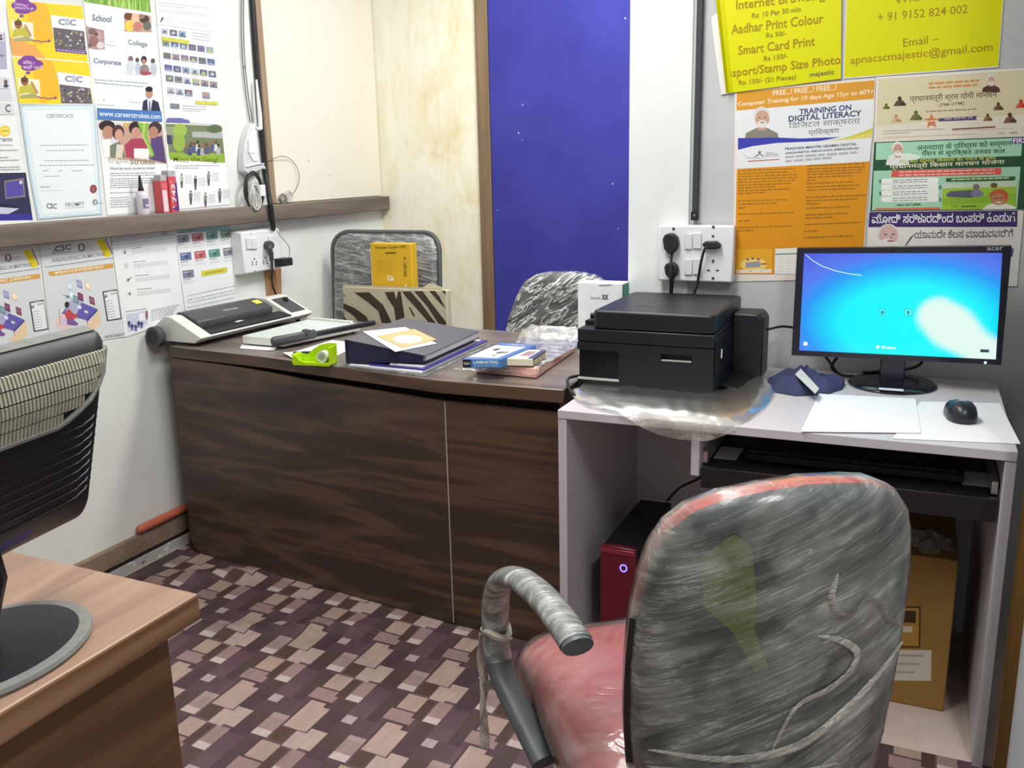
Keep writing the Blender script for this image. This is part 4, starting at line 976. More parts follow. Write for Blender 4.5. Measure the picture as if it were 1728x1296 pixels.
MB().lathe([(0.012,-0.008),(0.018,-0.008),(0.018,0.016),(0.012,0.016),(0.012,-0.008)], plain('clear_tape', (206,214,196), 0.2, 0.5), (0.014,0.003,0.0235), 24, 'y').build('tape_roll', td, smooth=True)
MB().box(-0.078,-0.072,-0.022,0.022,0.026,0.032,m_neon).build('tape_cutter', td)

# documents under the binder
m_clearbag = film('clear_folder_film', lo=0.10, hi=0.5, scale=(14,14,30))
m_navy = plain('navy_blue_plastic', (52,46,132), 0.3, 0.5, var=0.1)
def slab(name, q, z0, z1, m, label, cat, bev=0.001, ragged=0.0):
    O = Vector((sum(p[0] for p in q)/4, sum(p[1] for p in q)/4, z0))
    o = MB().prism([(p[0]-O.x, p[1]-O.y) for p in q], 0, z1-z0, m).build(name, loc=O, bevel=bev)
    return tag(o, label, cat)
m_pages = plain('paper_stack_edges', (216,216,222), 0.7, 0.2, var=0.08, scale=220)
slab('plastic_folder', [(-1.575,2.262),(-1.262,2.232),(-1.278,2.735),(-1.575,2.72)], CZ, CZ+0.0035, m_clearbag, 'clear plastic folder lying flat at the bottom of the document stack', 'folder')
slab('paper_stack', [(-1.545,2.268),(-1.285,2.248),(-1.300,2.715),(-1.545,2.70)], CZ+0.0038, CZ+0.0100, m_pages, 'pile of white papers in the document stack, lowest above the clear folder', 'papers')
slab('document_wallet', [(-1.475,2.270),(-1.282,2.258),(-1.296,2.72),(-1.475,2.70)], CZ+0.0102, CZ+0.0150, m_navy, 'violet blue document wallet sticking out below the white booklet', 'folder')
slab('booklet', [(-1.405,2.272),(-1.292,2.268),(-1.312,2.70),(-1.415,2.69)], CZ+0.0152, CZ+0.0198, m_pages, 'white booklet wedged right under the black binder', 'booklet')

# lever arch binder, thick at its spine and thin at its open side
m_bind = plain('dark_grey_binder_board', (82,82,94), 0.4, 0.4, var=0.05)
m_bindn = plain('navy_binder_board', (34,36,66), 0.35, 0.45, var=0.08)
bd = thing('ring_binder', 'thick black ring binder lying on the documents, with a brown sleeve on its cover', 'binder', (-1.43, 2.47, CZ))
def B_(x, y, z): return (x+1.43, y-2.47, z-CZ)
FLb, FRb, BRb, BLb = (-1.560,2.275), (-1.288,2.282), (-1.306,2.68), (-1.582,2.665)
def zt(x): return 0.850-0.034*(x+1.56)/0.272      # cover plane
def zb(x): return 0.7755+0.0205*(x+1.56)/0.272     # under board
def plate(q, z0f, z1f, m): return MB().hexa([B_(x,y,z0f(x)) for x, y in q], [B_(x,y,z1f(x)) for x, y in q], m)
plate([FLb,FRb,BRb,BLb], lambda x: zt(x)-0.003, zt, m_bind).build('front_cover', bd, bevel=0.001)
plate([FLb,FRb,BRb,BLb], zb, lambda x: zb(x)+0.003, m_bindn).build('back_cover', bd, bevel=0.001)
sp = [FLb,(FLb[0]+0.006,FLb[1]),(BLb[0]+0.006,BLb[1]),BLb]
plate(sp, lambda x: zb(x)+0.003, lambda x: zt(x)-0.003, m_bindn).build('spine', bd)
# navy inner flap along the near end, dropping towards the open side
MB().hexa([B_(-1.553,2.277,0.7795),B_(-1.30,2.284,0.7990),B_(-1.30,2.288,0.7990),B_(-1.553,2.281,0.7795)], [B_(-1.553,2.277,0.8455),B_(-1.30,2.284,0.8145),B_(-1.30,2.288,0.8145),B_(-1.553,2.281,0.8455)], m_bindn).build('end_flap', bd)
pgs = [(-1.50,2.292),(-1.292,2.292),(-1.309,2.672),(-1.51,2.66)]
plate(pgs, lambda x: zb(x)+0.0032, lambda x: zt(x)-0.0032, m_pages).build('pages', bd)
# papers on the binder cover: lie in the cover's tilted plane
def on_cover(u, v, up):
    # meet the tilted cover plane z = zt(x)+up
    d = ray(u, v); k = -0.034/0.272
    t = (0.850+up+k*1.56-EYE.z + k*EYE.x)/(d.z-k*d.x)
    return EYE+d*t
def cover_sheet(name, px, up, label, m, cat, th):
    c = [on_cover(u, v, up) for u, v in px]; O = sum(c, Vector())/len(c)
    mb = MB(); n = len(c); dz = Vector((0,0,th))
    mb.add([p-O for p in c]+[p-O+dz for p in c], [tuple(range(n))[::-1], tuple(range(n,2*n))]+[(i,(i+1)%n,n+(i+1)%n,n+i) for i in range(n)], m)
    o = mb.build(name, loc=O); return tag(o, label, cat)
cover_sheet('paper_sheet', [(612,560),(684,552.5),(737,580),(667,594)], 0.0008, 'white paper sheets on the binder under the brown disc sleeve', m_paper, 'paper', 0.0015)
m_kraft = plain('brown_kraft_paper', (196,170,124), 0.75, 0.15, var=0.06, scale=90)
cs = cover_sheet('disc_sleeve', [(636,567.5),(689,557.5),(699,555.5),(737,573.5),(679,587)], 0.0030, 'brown kraft disc sleeve with a round window on the binder', m_kraft, 'sleeve', 0.0012)
O = Vector(cs.location)
ring_px = [(687.5+24.5*cos(2*pi*i/40), 572.2+6.9*sin(2*pi*i/40)) for i in range(40)]
MB().add([on_cover(u, v, 0.0046)-O for u, v in ring_px], [tuple(range(40))], ink((238,238,234))).build('disc_window', cs)

# laminating pouch box, small cream box and the pink wrapped packs
m_pink = plain('pink_paper_pack', (226,176,168), 0.6, 0.2, var=0.08, scale=14)
m_pinks = plain('pink_label_side', (222,170,160), 0.6, 0.2, var=0.15, scale=60)
pk = thing('wrapped_paper_pack', 'pink paper ream in clear plastic, under the two small boxes on the counter', 'paper pack', (-1.06, 2.5, CZ))
PK = [(-1.150,2.326),(-0.952,2.306),(-0.978,2.70),(-1.135,2.72)]
q = [(x+1.06, y-2.5) for x, y in PK]
MB().prism(q, 0.001, 0.030, m_pink).build('paper_ream', pk, bevel=0.003)
lb = MB()
a, b_ = Vector((q[1][0]+.0006,q[1][1],0)), Vector((q[2][0]+.0006,q[2][1],0))
for t0, t1, c in ((0.12,0.36,(236,206,196)),(0.42,0.60,(206,140,130)),(0.66,0.86,(238,214,204))):
    p0, p1 = a.lerp(b_, t0), a.lerp(b_, t1); lb.add([(p0.x,p0.y,.008),(p1.x,p1.y,.008),(p1.x,p1.y,.024),(p0.x,p0.y,.024)], [(0,1,2,3)], ink(c))
lb.build('side_label', pk)
m_wrap = film('crinkled_wrap', lo=0.06, hi=0.6, scale=(26,26,40), rough=0.08)
random.seed(4)
def wrapF(u, v):
    x0, x1 = -1.200, -0.946; x = x0+(x1-x0)*u; y = 2.300+0.46*v
    x += 0.02*(v-0.5)*(1-u)
    zz = 0.0325
    if x < -1.152: zz = 0.0325*max(0.0, 1-(-1.152-x)/0.045)**0.8+0.003
    if y > 2.70: zz += 0.035*((y-2.70)/0.06)**1.3*min(1, (y-2.70)/0.03)
    if y < 2.312: zz = 0.012
    zz += 0.0022*sin(37*u+11*v)*sin(23*v+5*u)+0.0008*sin(90*u)*sin(70*v)
    return (x+1.06, y-2.5, max(0.002, zz))
MB().surf(wrapF, 36, 44, m_wrap).build('plastic_wrap', pk, smooth=True)
m_lblue = plain('laminating_blue_card', (70,128,190), 0.35, 0.4, var=0.04)
m_lblue2 = plain('laminating_violet_blue_card', (92,118,176), 0.35, 0.4, var=0.04)
def px_box(name, label, cat, pxs, z0, z1, m, group=None, m_top=None):
    """a carton whose top corners FL, FR, BR, BL are read at height z1"""
    c = [on_z(u, v, z1) for u, v in pxs]; O = sum(c, Vector())/4; O.z = z0
    root = thing(name, label, cat, O, 0, group)
    q = [(p.x-O.x, p.y-O.y) for p in c]
    MB().prism(q, 0, z1-z0, m, m_top=m_top).build('carton', root, bevel=0.001)
    return root, q, z1-z0
def face(q, i, j, s, t, h, out=0.0006):
    """point on the side from corner i to j of a px_box: s along, t up"""
    a, b_ = Vector((q[i][0],q[i][1],0)), Vector((q[j][0],q[j][1],0)); n = (b_-a).cross(Vector((0,0,1))).normalized()
    p = a.lerp(b_, s)+n*out; p.z = h*t; return p
lbx, q, hh = px_box('laminating_film_box', 'blue and white laminating film box lying on the pink wrapped pack', 'box', [(780.5,606),(846,606),(905,582),(844,578)], CZ+0.0355, CZ+0.0605, m_lblue, m_top=m_lblue2)
tp = MB()
def topq(q, s, t, h): 
    a = Vector(q[0]).lerp(Vector(q[1]), s); b_ = Vector(q[3]).lerp(Vector(q[2]), s); p = a.lerp(b_, t); return (p.x, p.y, h)
tp.add([topq(q,s,t,hh+.0005) for s, t in ((0.03,0.12),(0.84,0.06),(0.88,0.80),(0.05,0.82))], [(0,1,2,3)], ink((236,238,236)))
for s, t, a, c in ((0.30,0.58,0.10,(120,124,120)),(0.34,0.55,0.05,(180,150,130)),(0.58,0.40,0.09,(90,96,100)),(0.72,0.42,0.07,(110,120,100)),(0.60,0.22,0.06,(140,110,100))):
    tp.add([topq(q, s+a*cos(2*pi*i/12), t+a*0.8*sin(2*pi*i/12), hh+.0008) for i in range(12)], [tuple(range(12))], ink(c))
letters(tp, 'LAMINATING', topq(q,0.30,0.86,hh+.0008), Vector(topq(q,0.80,0.86,0))-Vector(topq(q,0.30,0.86,0)), Vector(topq(q,0.30,0.95,0))-Vector(topq(q,0.30,0.86,0)), ink((196,206,226)), .01)
tp.build('printed_top', lbx)
ff = MB()
ff.add([face(q,0,1,s,t,hh) for s, t in ((-0.001,0.03),(0.22,0.03),(0.22,0.97),(-0.001,0.97))], [(0,1,2,3)], ink((44,46,52)))
letters(ff, 'TRINITY', face(q,0,1,0.02,.36,hh,.0009), face(q,0,1,.20,.36,hh)-face(q,0,1,.02,.36,hh), face(q,0,1,.02,.62,hh)-face(q,0,1,.02,.36,hh), ink((206,208,210)), .02)
letters(ff, 'LAMINATING', face(q,0,1,.28,.46,hh,.0009), face(q,0,1,.92,.46,hh)-face(q,0,1,.28,.46,hh), face(q,0,1,.28,.84,hh)-face(q,0,1,.28,.46,hh), ink((222,236,246)), .03)
letters(ff, 'POUCHES FILM', face(q,0,1,.30,.22,hh,.0009), face(q,0,1,.90,.22,hh)-face(q,0,1,.30,.22,hh), face(q,0,1,.30,.34,hh)-face(q,0,1,.30,.22,hh), ink((206,226,240)), .01)
ff.build('printed_end', lbx)
m_cream_card = plain('cream_card', (226,220,196), 0.6, 0.2, var=0.05)
cb, q, hh = px_box('card_box', 'small cream card box with a dark picture, right of the blue laminating box', 'box', [(855,605),(899,606),(921,591),(884,590)], CZ+0.0355, CZ+0.0555, m_cream_card)
tp = MB()
tp.add([topq(q,s,t,hh+.0005) for s, t in ((0.0,0.04),(1.0,0.02),(1.0,1.0),(0.0,1.0))], [(0,1,2,3)], ink((196,198,206)))
tp.add([topq(q,s,t,hh+.0008) for s, t in ((0.78,0.04),(1.0,0.02),(1.0,1.0),(0.82,1.0))], [(0,1,2,3)], ink((74,80,112)))
tp.add([topq(q,s,t,hh+.0008) for s, t in ((0.3,0.3),(0.7,0.3),(0.72,0.8),(0.34,0.8))], [(0,1,2,3)], ink((156,126,130)))
tp.build('printed_top', cb)
sd = MB()
for k in range(6): sd.add([face(q,1,2,s,t,hh) for s, t in ((.05+k*.155,.1),(.15+k*.155,.1),(.15+k*.155,.5),(.05+k*.155,.5))], [(0,1,2,3)], ink((206,176,90) if k % 2 else (150,150,130)))
sd.add([face(q,1,2,s,t,hh) for s, t in ((0,.72),(1,.72),(1,1),(0,1))], [(0,1,2,3)], ink((90,94,116)))
sd.build('printed_side', cb)
# ================================================================ things fixed to the left wall
m_swwhite = plain('switch_white_plastic', (232,233,236), 0.3, 0.45, var=0.01)
m_swgrey = plain('switch_rocker_plastic', (222,224,228), 0.25, 0.5, var=0.01)
m_cable = plain('black_cable', (34,34,38), 0.45, 0.4)
m_greywire = plain('grey_wire', (120,116,110), 0.5, 0.3)
m_whitewire = plain('white_wire', (206,204,200), 0.45, 0.3)
def pL(u, v, x): return on_x(u, v, x)
def pR(u, v, y): return on_y(u, v, y)
def wboxL(mb, u0, v0, u1, v1, xa, xb, m, O=Vector()):
    um, vm = (u0+u1)/2, (v0+v1)/2
    y0, y1 = pL(u0,vm,xb).y, pL(u1,vm,xb).y; z1, z0 = pL(um,v0,xb).z, pL(um,v1,xb).z
    return mb.box(xa-O.x, xb-O.x, y0-O.y, y1-O.y, z0-O.z, z1-O.z, m)
def wboxR(mb, u0, v0, u1, v1, ya, yb, m, O=Vector()):
    um, vm = (u0+u1)/2, (v0+v1)/2
    x0, x1 = pR(u0,vm,ya).x, pR(u1,vm,ya).x; z1, z0 = pR(um,v0,ya).z, pR(um,v1,ya).z
    return mb.box(x0-O.x, x1-O.x, ya-O.y, yb-O.y, z0-O.z, z1-O.z, m)
def c5(a, b_): return (380+a/8.64, 360+b_/8.64)
# switch box under the ledge
XF = -2.388
O = Vector((XL+0.001, 2.96, 1.04))
sb = thing('switch_box', 'white surface switch box on the left wall just under the ledge', 'switch box', O)
def S_(p): return (p[0]-O.x, p[1]-O.y, p[2]-O.z)
fr_ = [(2.842,0.958),(3.072,0.958),(3.072,1.117),(2.842,1.117)]; bk = [(2.834,0.950),(3.080,0.950),(3.080,1.125),(2.834,1.125)]
vs = [S_((XL+0.001,y,z)) for y, z in bk]+[S_((XF,y,z)) for y, z in fr_]
MB().add(vs, [(0,1,2,3)[::-1],(4,5,6,7),(0,1,5,4),(1,2,6,5),(2,3,7,6),(3,0,4,7)], m_swwhite).build('housing', sb, bevel=0.005)
for a in (318, 395):
    wboxL(MB(), *c5(a,360), *c5(a+72,520), XF+0.0005, XF+0.006, m_swgrey, O).build('rocker', sb, bevel=0.001)
wboxL(MB(), *c5(640,330), *c5(722,480), XF+0.0005, XF+0.006, m_swgrey, O).build('rocker', sb, bevel=0.001)
for a, b_, r in ((375,300,10),(692,250,9),(430,838,11),(738,785,9)): MB().lathe([(r*0.00026,0),(r*0.00026,0.0012)], m_charcoal, S_(pL(*c5(a,b_),XF+0.0002)), 10, 'x').build('screw', sb)
for cx, cy in ((424,705),(585,690)):
    h = MB()
    for dx, dy, r in ((0,-42,.0034),(-30,8,.003),(30,2,.003),(-28,44,.003),(28,36,.003)): h.lathe([(r,0),(r,0.0012)], m_charcoal, S_(pL(*c5(cx+dx,cy+dy),XF+0.0002)), 10, 'x')
    h.build('socket_holes', sb)
# plug and its flex
p0 = pL(*c5(590,465),XF); 
pl_ = MB().lathe([(0.013,0.0005),(0.017,0.004),(0.018,0.024),(0.014,0.032),(0.006,0.034)], m_charcoal, tuple(p0), 16, 'x')
pp = [Vector((XF+0.022, p0.y, p0.z)), pL(*c5(645,520),XF+0.026), pL(*c5(668,600),XF+0.024), pL(*c5(676,680),XF+0.018), pL(*c5(685,800),XF+0.006)]
pl_.tube(catmull(pp,5), [0.012]*6+[0.011]*5+[0.009]*5+[0.006]*5, m_charcoal, 10)
pl_ = pl_.build('power_plug', smooth=True); tag(pl_, 'grey black round plug in the left wall switch box', 'plug')
cb_pts = [pL(*c5(688,810),XF+0.004), pL(*c5(680,950),XL+0.014), pL(*c5(695,1060),XL+0.013), pL(*c5(740,1170),XL+0.013), pL(*c5(770,1240),XL+0.014), pL(*c5(800,1330),XL+0.015), pL(*c5(800,1500),XL+0.015)]
MB().tube(catmull(cb_pts,5), 0.0032, m_cable, 8).build('flex_cord', pl_, smooth=True)
# small black power adapter
O2 = pL(*c5(820,705),XF+0.012)
ad = thing('power_adapter', 'small black power adapter plugged in at the right edge of the left switch box', 'adapter', O2)
MB().box(-0.0115,0.034,-0.032,0.030,-0.016,0.015,m_blackp).build('adapter_body', ad, bevel=0.002)
w = [pL(*c5(930,645),XF+0.016), pL(*c5(940,560),XF+0.012), pL(*c5(915,460),XF+0.010), pL(*c5(810,340),XF+0.016), pL(*c5(745,240),XF+0.02)]
MB().tube([Vector(p)-O2 for p in catmull(w,6)], 0.0016, m_greywire, 6).build('adapter_lead', ad, smooth=True)
# tan batten under the switch box
m_batten = wood('tan_batten', [(0.3,(168,128,92)),(0.7,(196,156,118))], (20,20,1.5), 0.6, 0.2)
bt = MB()
bq = [pL(*c5(590,850),XL+.0095), pL(*c5(815,800),XL+.0095), pL(*c5(835,1500),XL+.0095), pL(*c5(660,1500),XL+.0095)]
bt.add([(XL+.0006,p.y,p.z) for p in bq]+[tuple(p) for p in bq], [(0,1,2,3),(4,5,6,7),(0,1,5,4),(1,2,6,5),(2,3,7,6),(3,0,4,7)], m_batten)
tag(bt.build('batten'), 'tan wooden batten running down from the left switch box', 'batten')
# router hung on the wall
def c4(a, b_): return (380+a/6.48, 170+b_/6.48)
OR_ = pL(*c4(290,560), XL+0.004)
rt = thing('wifi_router', 'white wall-hung router beside the black cable run, above the ledge', 'router', OR_)
def rp(a, b_): p = pL(*c4(a,b_), XL+0.03); return (p.y-OR_.y, p.z-OR_.z)
prof = [rp(*t) for t in ((290,248),(316,250),(346,665),(410,690),(450,748),(395,745),(270,825),(205,770),(195,640),(215,450),(250,320))]
MB().prism(prof, -0.003, 0.030, plain('router_white', (214,214,216), 0.3, 0.45), axis='x').build('router_body', rt, bevel=0.004)
l1 = MB().prism([rp(*t) for t in ((292,262),(312,262),(344,662),(296,664),(238,560),(236,420))], 0.030, 0.034, m_swwhite, axis='x').build('top_shell', rt, bevel=0.002)
wboxL(MB(), *c4(262,448), *c4(325,570), OR_.x+0.034, OR_.x+0.036, ink((240,240,244)), OR_).build('label_plate', rt)
MB().prism([rp(*t) for t in ((215,712),(330,684),(408,682),(408,694),(330,698),(215,726))], 0.030, 0.036, m_swwhite, axis='x').build('rim', rt)
at_ = [pL(*c4(330,300),XL+.03), pL(*c4(385,312),XL+.034), pL(*c4(378,150),XL+.034), pL(*c4(362,0),XL+.03), pL(*c4(340,-230),XL+.024)]
MB().tube([Vector(p)-OR_ for p in [at_[1],at_[2],at_[3],at_[4]]], [0.009,0.0085,0.007,0.004], m_swwhite, 10).tube([Vector(p)-OR_ for p in (at_[0],at_[1])], 0.006, m_swwhite, 8).build('antenna', rt, smooth=True)
# black cable run, passing over the ledge
run = [pL(423,-60,XL+.012), pL(428,40,XL+.012), pL(436,150,XL+.012), pL(443,240,XL+.013), pL(449,300,XL+.016), pL(455,338,XL+.066), pL(458,358,XL+.068), pL(460,378,XL+.066), pL(461,386,XL+.050)]
cr_ = MB().tube(catmull(run,6), 0.0105, m_cable, 10).build('cable_run', smooth=True)
tag(cr_, 'thick black cable run down the left wall and over the ledge', 'cable')
for pts, nm, lb_ in (([(409,-60),(407,30),(409,100),(415,160),(422,206)], 'thin_cable', 'thin grey cable hanging left of the black cable run'),
                     ([(413,-60),(411,30),(413,100),(419,160),(426,206)], 'thin_cable', 'thin grey cable nearest to the black cable run, on its left')):
    tag(MB().tube(catmull([pL(u,v,XL+.008) for u,v in pts],6), 0.0022, m_greywire, 6).build(nm, smooth=True), lb_, 'cable')
m_seam = wood('brown_seam_strip', [(0.3,(150,128,104)),(0.7,(176,154,128))], (20,20,1.2), 0.7, 0.2)
structure(MB().box(XL+0.0005, XL+0.010, 3.092, 3.124, 1.2165, 2.72, m_seam).build('trim_6'))
# coiled cables resting on the ledge
m_dkgreen = plain('dark_green_cable', (44,54,48), 0.5, 0.35)
cO = pL(428,322,XL+.042)
cc = thing('cable_coil', 'coil of dark green cable with white leads on the ledge under the router', 'cable coil', cO)
def coil(r, ry, n, rad, m, jit, ox=0.0, oy=0.0, oz=0.0, ph=0.0):
    pts = []
    for i in range(n*18+1):
        a = 2*pi*i/18+ph; k = i/18
        pts.append((0.006*sin(k*2.1)+ox, (r+jit*sin(3*k+a))*cos(a)+oy, (ry+jit*cos(2*k))*sin(a)+oz))
    return MB().tube(pts, rad, m, 6)
coil(0.050,0.068,5,0.0036,m_dkgreen,0.006).build('cable_loops', cc, smooth=True)
coil(0.026,0.050,6,0.0024,m_whitewire,0.008,0.014,-0.012,-0.020).build('white_lead', cc, smooth=True)
MB().box(-0.004,0.024,0.012,0.044,-0.022,0.022,m_swwhite).build('adapter_block', cc, bevel=0.002)
wire = [(452,272),(466,266),(480,264),(494,272),(503,288),(505,304),(500,318),(493,328)]
tag(MB().tube(catmull([pL(u,v,XL+.012+.010*abs(sin(i))) for i,(u,v) in enumerate(wire)],6), 0.0015, m_greywire, 6).build('grey_wire_loop', smooth=True), 'thin grey wire arching over the cream panel', 'wire')
lO = pL(482,334,XL+.02)
wl_ = thing('wire_bundle', 'small bundle of white wire loops on the ledge, right of the cable run', 'wire bundle', lO)
coil(0.028,0.020,4,0.0018,m_whitewire,0.005,0,0.016,0.006,0.4).build('wire_loops', wl_, smooth=True)
coil(0.020,0.016,4,0.0018,m_greywire,0.004,0.004,-0.026,-0.002,1.2).build('grey_loops', wl_, smooth=True)
# glue bottle and two super glue cartons on the ledge
LZ = 1.2123
gb = thing('glue_bottle', 'white glue bottle with a tall black pointed nozzle on the ledge', 'bottle', (XL+0.030, 2.383, LZ))
MB().lathe([(0.019,0.0),(0.020,0.004),(0.020,0.060),(0.016,0.072),(0.010,0.077)], plain('milky_bottle', (214,208,218), 0.3, 0.4), (0,0,0), 24).build('bottle_body', gb, smooth=True)
MB().lathe([(0.0095,0.077),(0.0095,0.084),(0.0078,0.088),(0.0035,0.125),(0.0012,0.130)], m_blackd, (0,0,0), 16).build('nozzle', gb, smooth=True)
la = MB()
for i in range(8):
    a0, a1 = radians(-62+i*13), radians(-62+(i+1)*13)
    la.add([(0.0204*cos(a0+0.35),0.0204*sin(a0+0.35),0.020),(0.0204*cos(a1+0.35),0.0204*sin(a1+0.35),0.020),(0.0204*cos(a1+0.35),0.0204*sin(a1+0.35),0.052),(0.0204*cos(a0+0.35),0.0204*sin(a0+0.35),0.052)], [(0,1,2,3)], ink((132,116,150)))
    if i in (2,3,4): la.add([(0.0206*cos(a0+0.35),0.0206*sin(a0+0.35),0.026),(0.0206*cos(a1+0.35),0.0206*sin(a1+0.35),0.026),(0.0206*cos(a1+0.35),0.0206*sin(a1+0.35),0.033),(0.0206*cos(a0+0.35),0.0206*sin(a0+0.35),0.033)], [(0,1,2,3)], ink((220,216,226)))
la.build('bottle_label', gb)
RED = plain('red_carton', (206,84,92), 0.4, 0.35, var=0.04)
def glue_carton(y, h, w, label, right):
    t = thing('glue_carton', label, 'carton', (XL+0.027, y, LZ))
    MB().box(-0.017,0.017,-w/2,w/2,0,h,RED).build('carton', t, bevel=0.001)
    mk = MB()
    if right:
        mk.add([(0.0176,-w/2,.012),(0.0176,w/2,.003),(0.0176,w/2,h-.02),(0.0176,w/2-.014,h-.03),(0.0176,w/2-.010,.02)], [(0,1,2,3,4)], ink((94,62,128)))
        P0 = Vector((0.0180, w/2-.010, 0.034)); letters(mk, '743', P0, Vector((0,0,0.062)), Vector((0,-0.019,0)), ink((238,214,220)), .03)
        for z in (0.018, h-0.018): mk.add([(0.0182, 0.004*cos(2*pi*i/12)-w/2+.011, z+0.004*sin(2*pi*i/12)) for i in range(12)], [tuple(range(12))], ink((228,170,176)))
    else:
        mk.add([(0.0176,-w/2+.002,h*.76),(0.0176,w/2-.002,h*.76),(0.0176,w/2-.002,h*.92),(0.0176,-w/2+.002,h*.92)], [(0,1,2,3)], ink((216,110,116)))
        mk.add([(0.0176,-w/2+.002,.004),(0.0176,w/2-.006,.004),(0.0176,w/2-.006,h*.72),(0.0176,-w/2+.002,h*.72)], [(0,1,2,3)], ink((226,206,208)))
    mk.build('print', t)
    MB().box(-0.012,0.0165,-w/2+.001,w/2-.001,h+.0005,h+.020,plain('pale_flap',(178,176,178),0.6,0.2)).build('open_flap', t)
glue_carton(2.476, 0.108, 0.030, 'pale topped red glue carton on the ledge, left of the 743 carton', False)
glue_carton(2.517, 0.122, 0.037, 'red and violet glue carton marked 743 on the ledge', True)
# orange pipe above the skirting
pO = (XL+0.022, 2.26, 0.139)
MBp = MB().tube([(0,-0.060,0),(0,-0.056,0),(0,-0.050,0),(0,0.0,0),(0,0.30,0),(0,1.2,0)], [0.004,0.012,0.0145,0.015,0.015,0.015], plain('orange_pipe', (196,106,84), 0.4, 0.4, var=0.08), 16)
o = MBp.build('conduit_pipe', loc=pO, smooth=True); tag(o, 'orange red plastic pipe stub along the left wall above the skirting', 'pipe')
# ================================================================ chairs and cartons in the recess behind the counter
m_greyvinyl = plain('grey_vinyl_cushion', (92,98,106), 0.45, 0.35, var=0.1)
m_darkshell = plain('dark_chair_shell', (58,64,66), 0.45, 0.35, var=0.1)
m_frame = plain('grey_tube_frame', (92,96,98), 0.4, 0.4, 0.2)
m_film_g = film('stretch_film_grey', lo=0.08, hi=0.45, scale=(5,5,26), rot=(0,-0.12,0), rough=0.10, bmp=0.5, veins=0.5, vscale=(5,5,60))
m_film_k = film('stretch_film_black_chair', lo=0.04, hi=0.30, scale=(8,8,22), rot=(0,0.6,0), rough=0.06, bmp=0.6, veins=0.75, vscale=(7,7,26))
# visitor chair, seat towards the counter
vc = thing('visitor_chair', 'grey visitor chair wrapped in clear film, in the rear corner behind the counter', 'chair', (-2.105, 3.36, 0))
def out_back(hw, z0, z1, r, n=6): return rrect(-hw, hw, z0, z1, r, n)
def wp(x, z, d): return (x, 0.055-0.03*(x/0.26)**2*1.0+d+(z-0.7)*0.10, z)
MB().pillow(out_back(0.255,0.60,1.07,0.07), [(0.0,-0.022),(0.6,-0.022),(0.93,-0.018),(0.985,-0.006),(1.0,0.006),(0.99,0.016),(0.0,0.020)], wp, m_greyvinyl).build('backrest', vc, smooth=True, autos=60)
MB().pillow(out_back(0.259,0.595,1.074,0.072), [(0.0,-0.0275),(0.6,-0.0275),(0.93,-0.024),(0.99,-0.010),(1.0,0.006),(0.99,0.022),(0.0,0.026)], wp, m_film_g).build('plastic_wrap', vc, smooth=True, autos=60)
fp = [(x*1.02, wp(x,z,0.0)[1], z) for x, z in out_back(0.262,0.45,1.078,0.075,6)]
fp = [p for p in fp if p[2] > 0.5]
top_i = sorted(fp, key=lambda p: math.atan2(p[2]-0.75, p[0]))
pts = [(0.268,0.02,0.42)]+[p for p in top_i if p[2] > 0.7]+[(-0.268,0.02,0.42)]
MB().tube(pts, 0.010, m_frame, 8).build('back_frame', vc, smooth=True)
MB().prism(rrect(-0.235,0.235,-0.34,0.02,0.05), 0.415, 0.462, m_greyvinyl).build('seat', vc, bevel=0.012)
for x in (-0.225,0.225):
    MB().tube([(x,-0.32,0.41),(x,-0.335,0.0)], 0.011, m_frame, 8).build('leg', vc, smooth=True)
    MB().tube([(x*1.1,0.03,0.43),(x*1.1,0.10,0.0)], 0.011, m_frame, 8).build('leg', vc, smooth=True)
# zebra carton on the seat
ZY = 3.195
zO = Vector((-1.965, ZY+0.06, 0.4635))
zc = thing('zebra_carton', 'carton with brown and cream zebra stripes standing on the wrapped grey chair', 'carton', zO)
m_zc = plain('cream_carton', (206,198,170), 0.5, 0.3, var=0.05)
zl, zr, ztp = on_y(578,488,ZY).x-zO.x, on_y(753,486,ZY).x-zO.x, on_y(660,487,ZY).z-zO.z
MB().box(zl, zr, -0.06, -0.022, 0, ztp, m_zc).build('carton', zc, bevel=0.002)
def c5z(a, b_): return (540+a/3.757, 360+b_/3.757)
zb_ = MB(); m_zs = ink((78,66,54))
ZS = [[(215,502),(312,500),(400,580),(455,690),(470,760),(405,760),(395,705),(370,620),(300,560)],
 [(410,499),(470,497),(484,545),(496,496),(512,496),(522,560),(537,660),(545,760),(490,760),(480,670),(470,600),(430,540)],
 [(520,496),(575,495),(640,570),(730,690),(770,760),(715,760),(680,680),(600,590),(545,530)],
 [(597,494),(650,493),(700,560),(800,690),(800,740),(745,690),(680,590)],
 [(692,492),(730,491),(760,530),(798,606),(760,570)], [(770,490),(796,490),(799,520)],
 [(150,570),(220,600),(290,650),(332,715),(345,760),(280,760),(255,705),(215,650),(150,605)], [(150,650),(175,680),(210,760),(150,760)], [(560,590),(575,600),(606,655),(590,650)], [(146,508),(166,528),(150,522)],
 [(620,690),(650,720),(670,760),(640,760)]]
for poly in ZS:
    zb_.add([(on_y(*c5z(*p),ZY).x-zO.x, -0.0606, on_y(*c5z(*p),ZY).z-zO.z) for p in poly], [tuple(range(len(poly)))], m_zs)
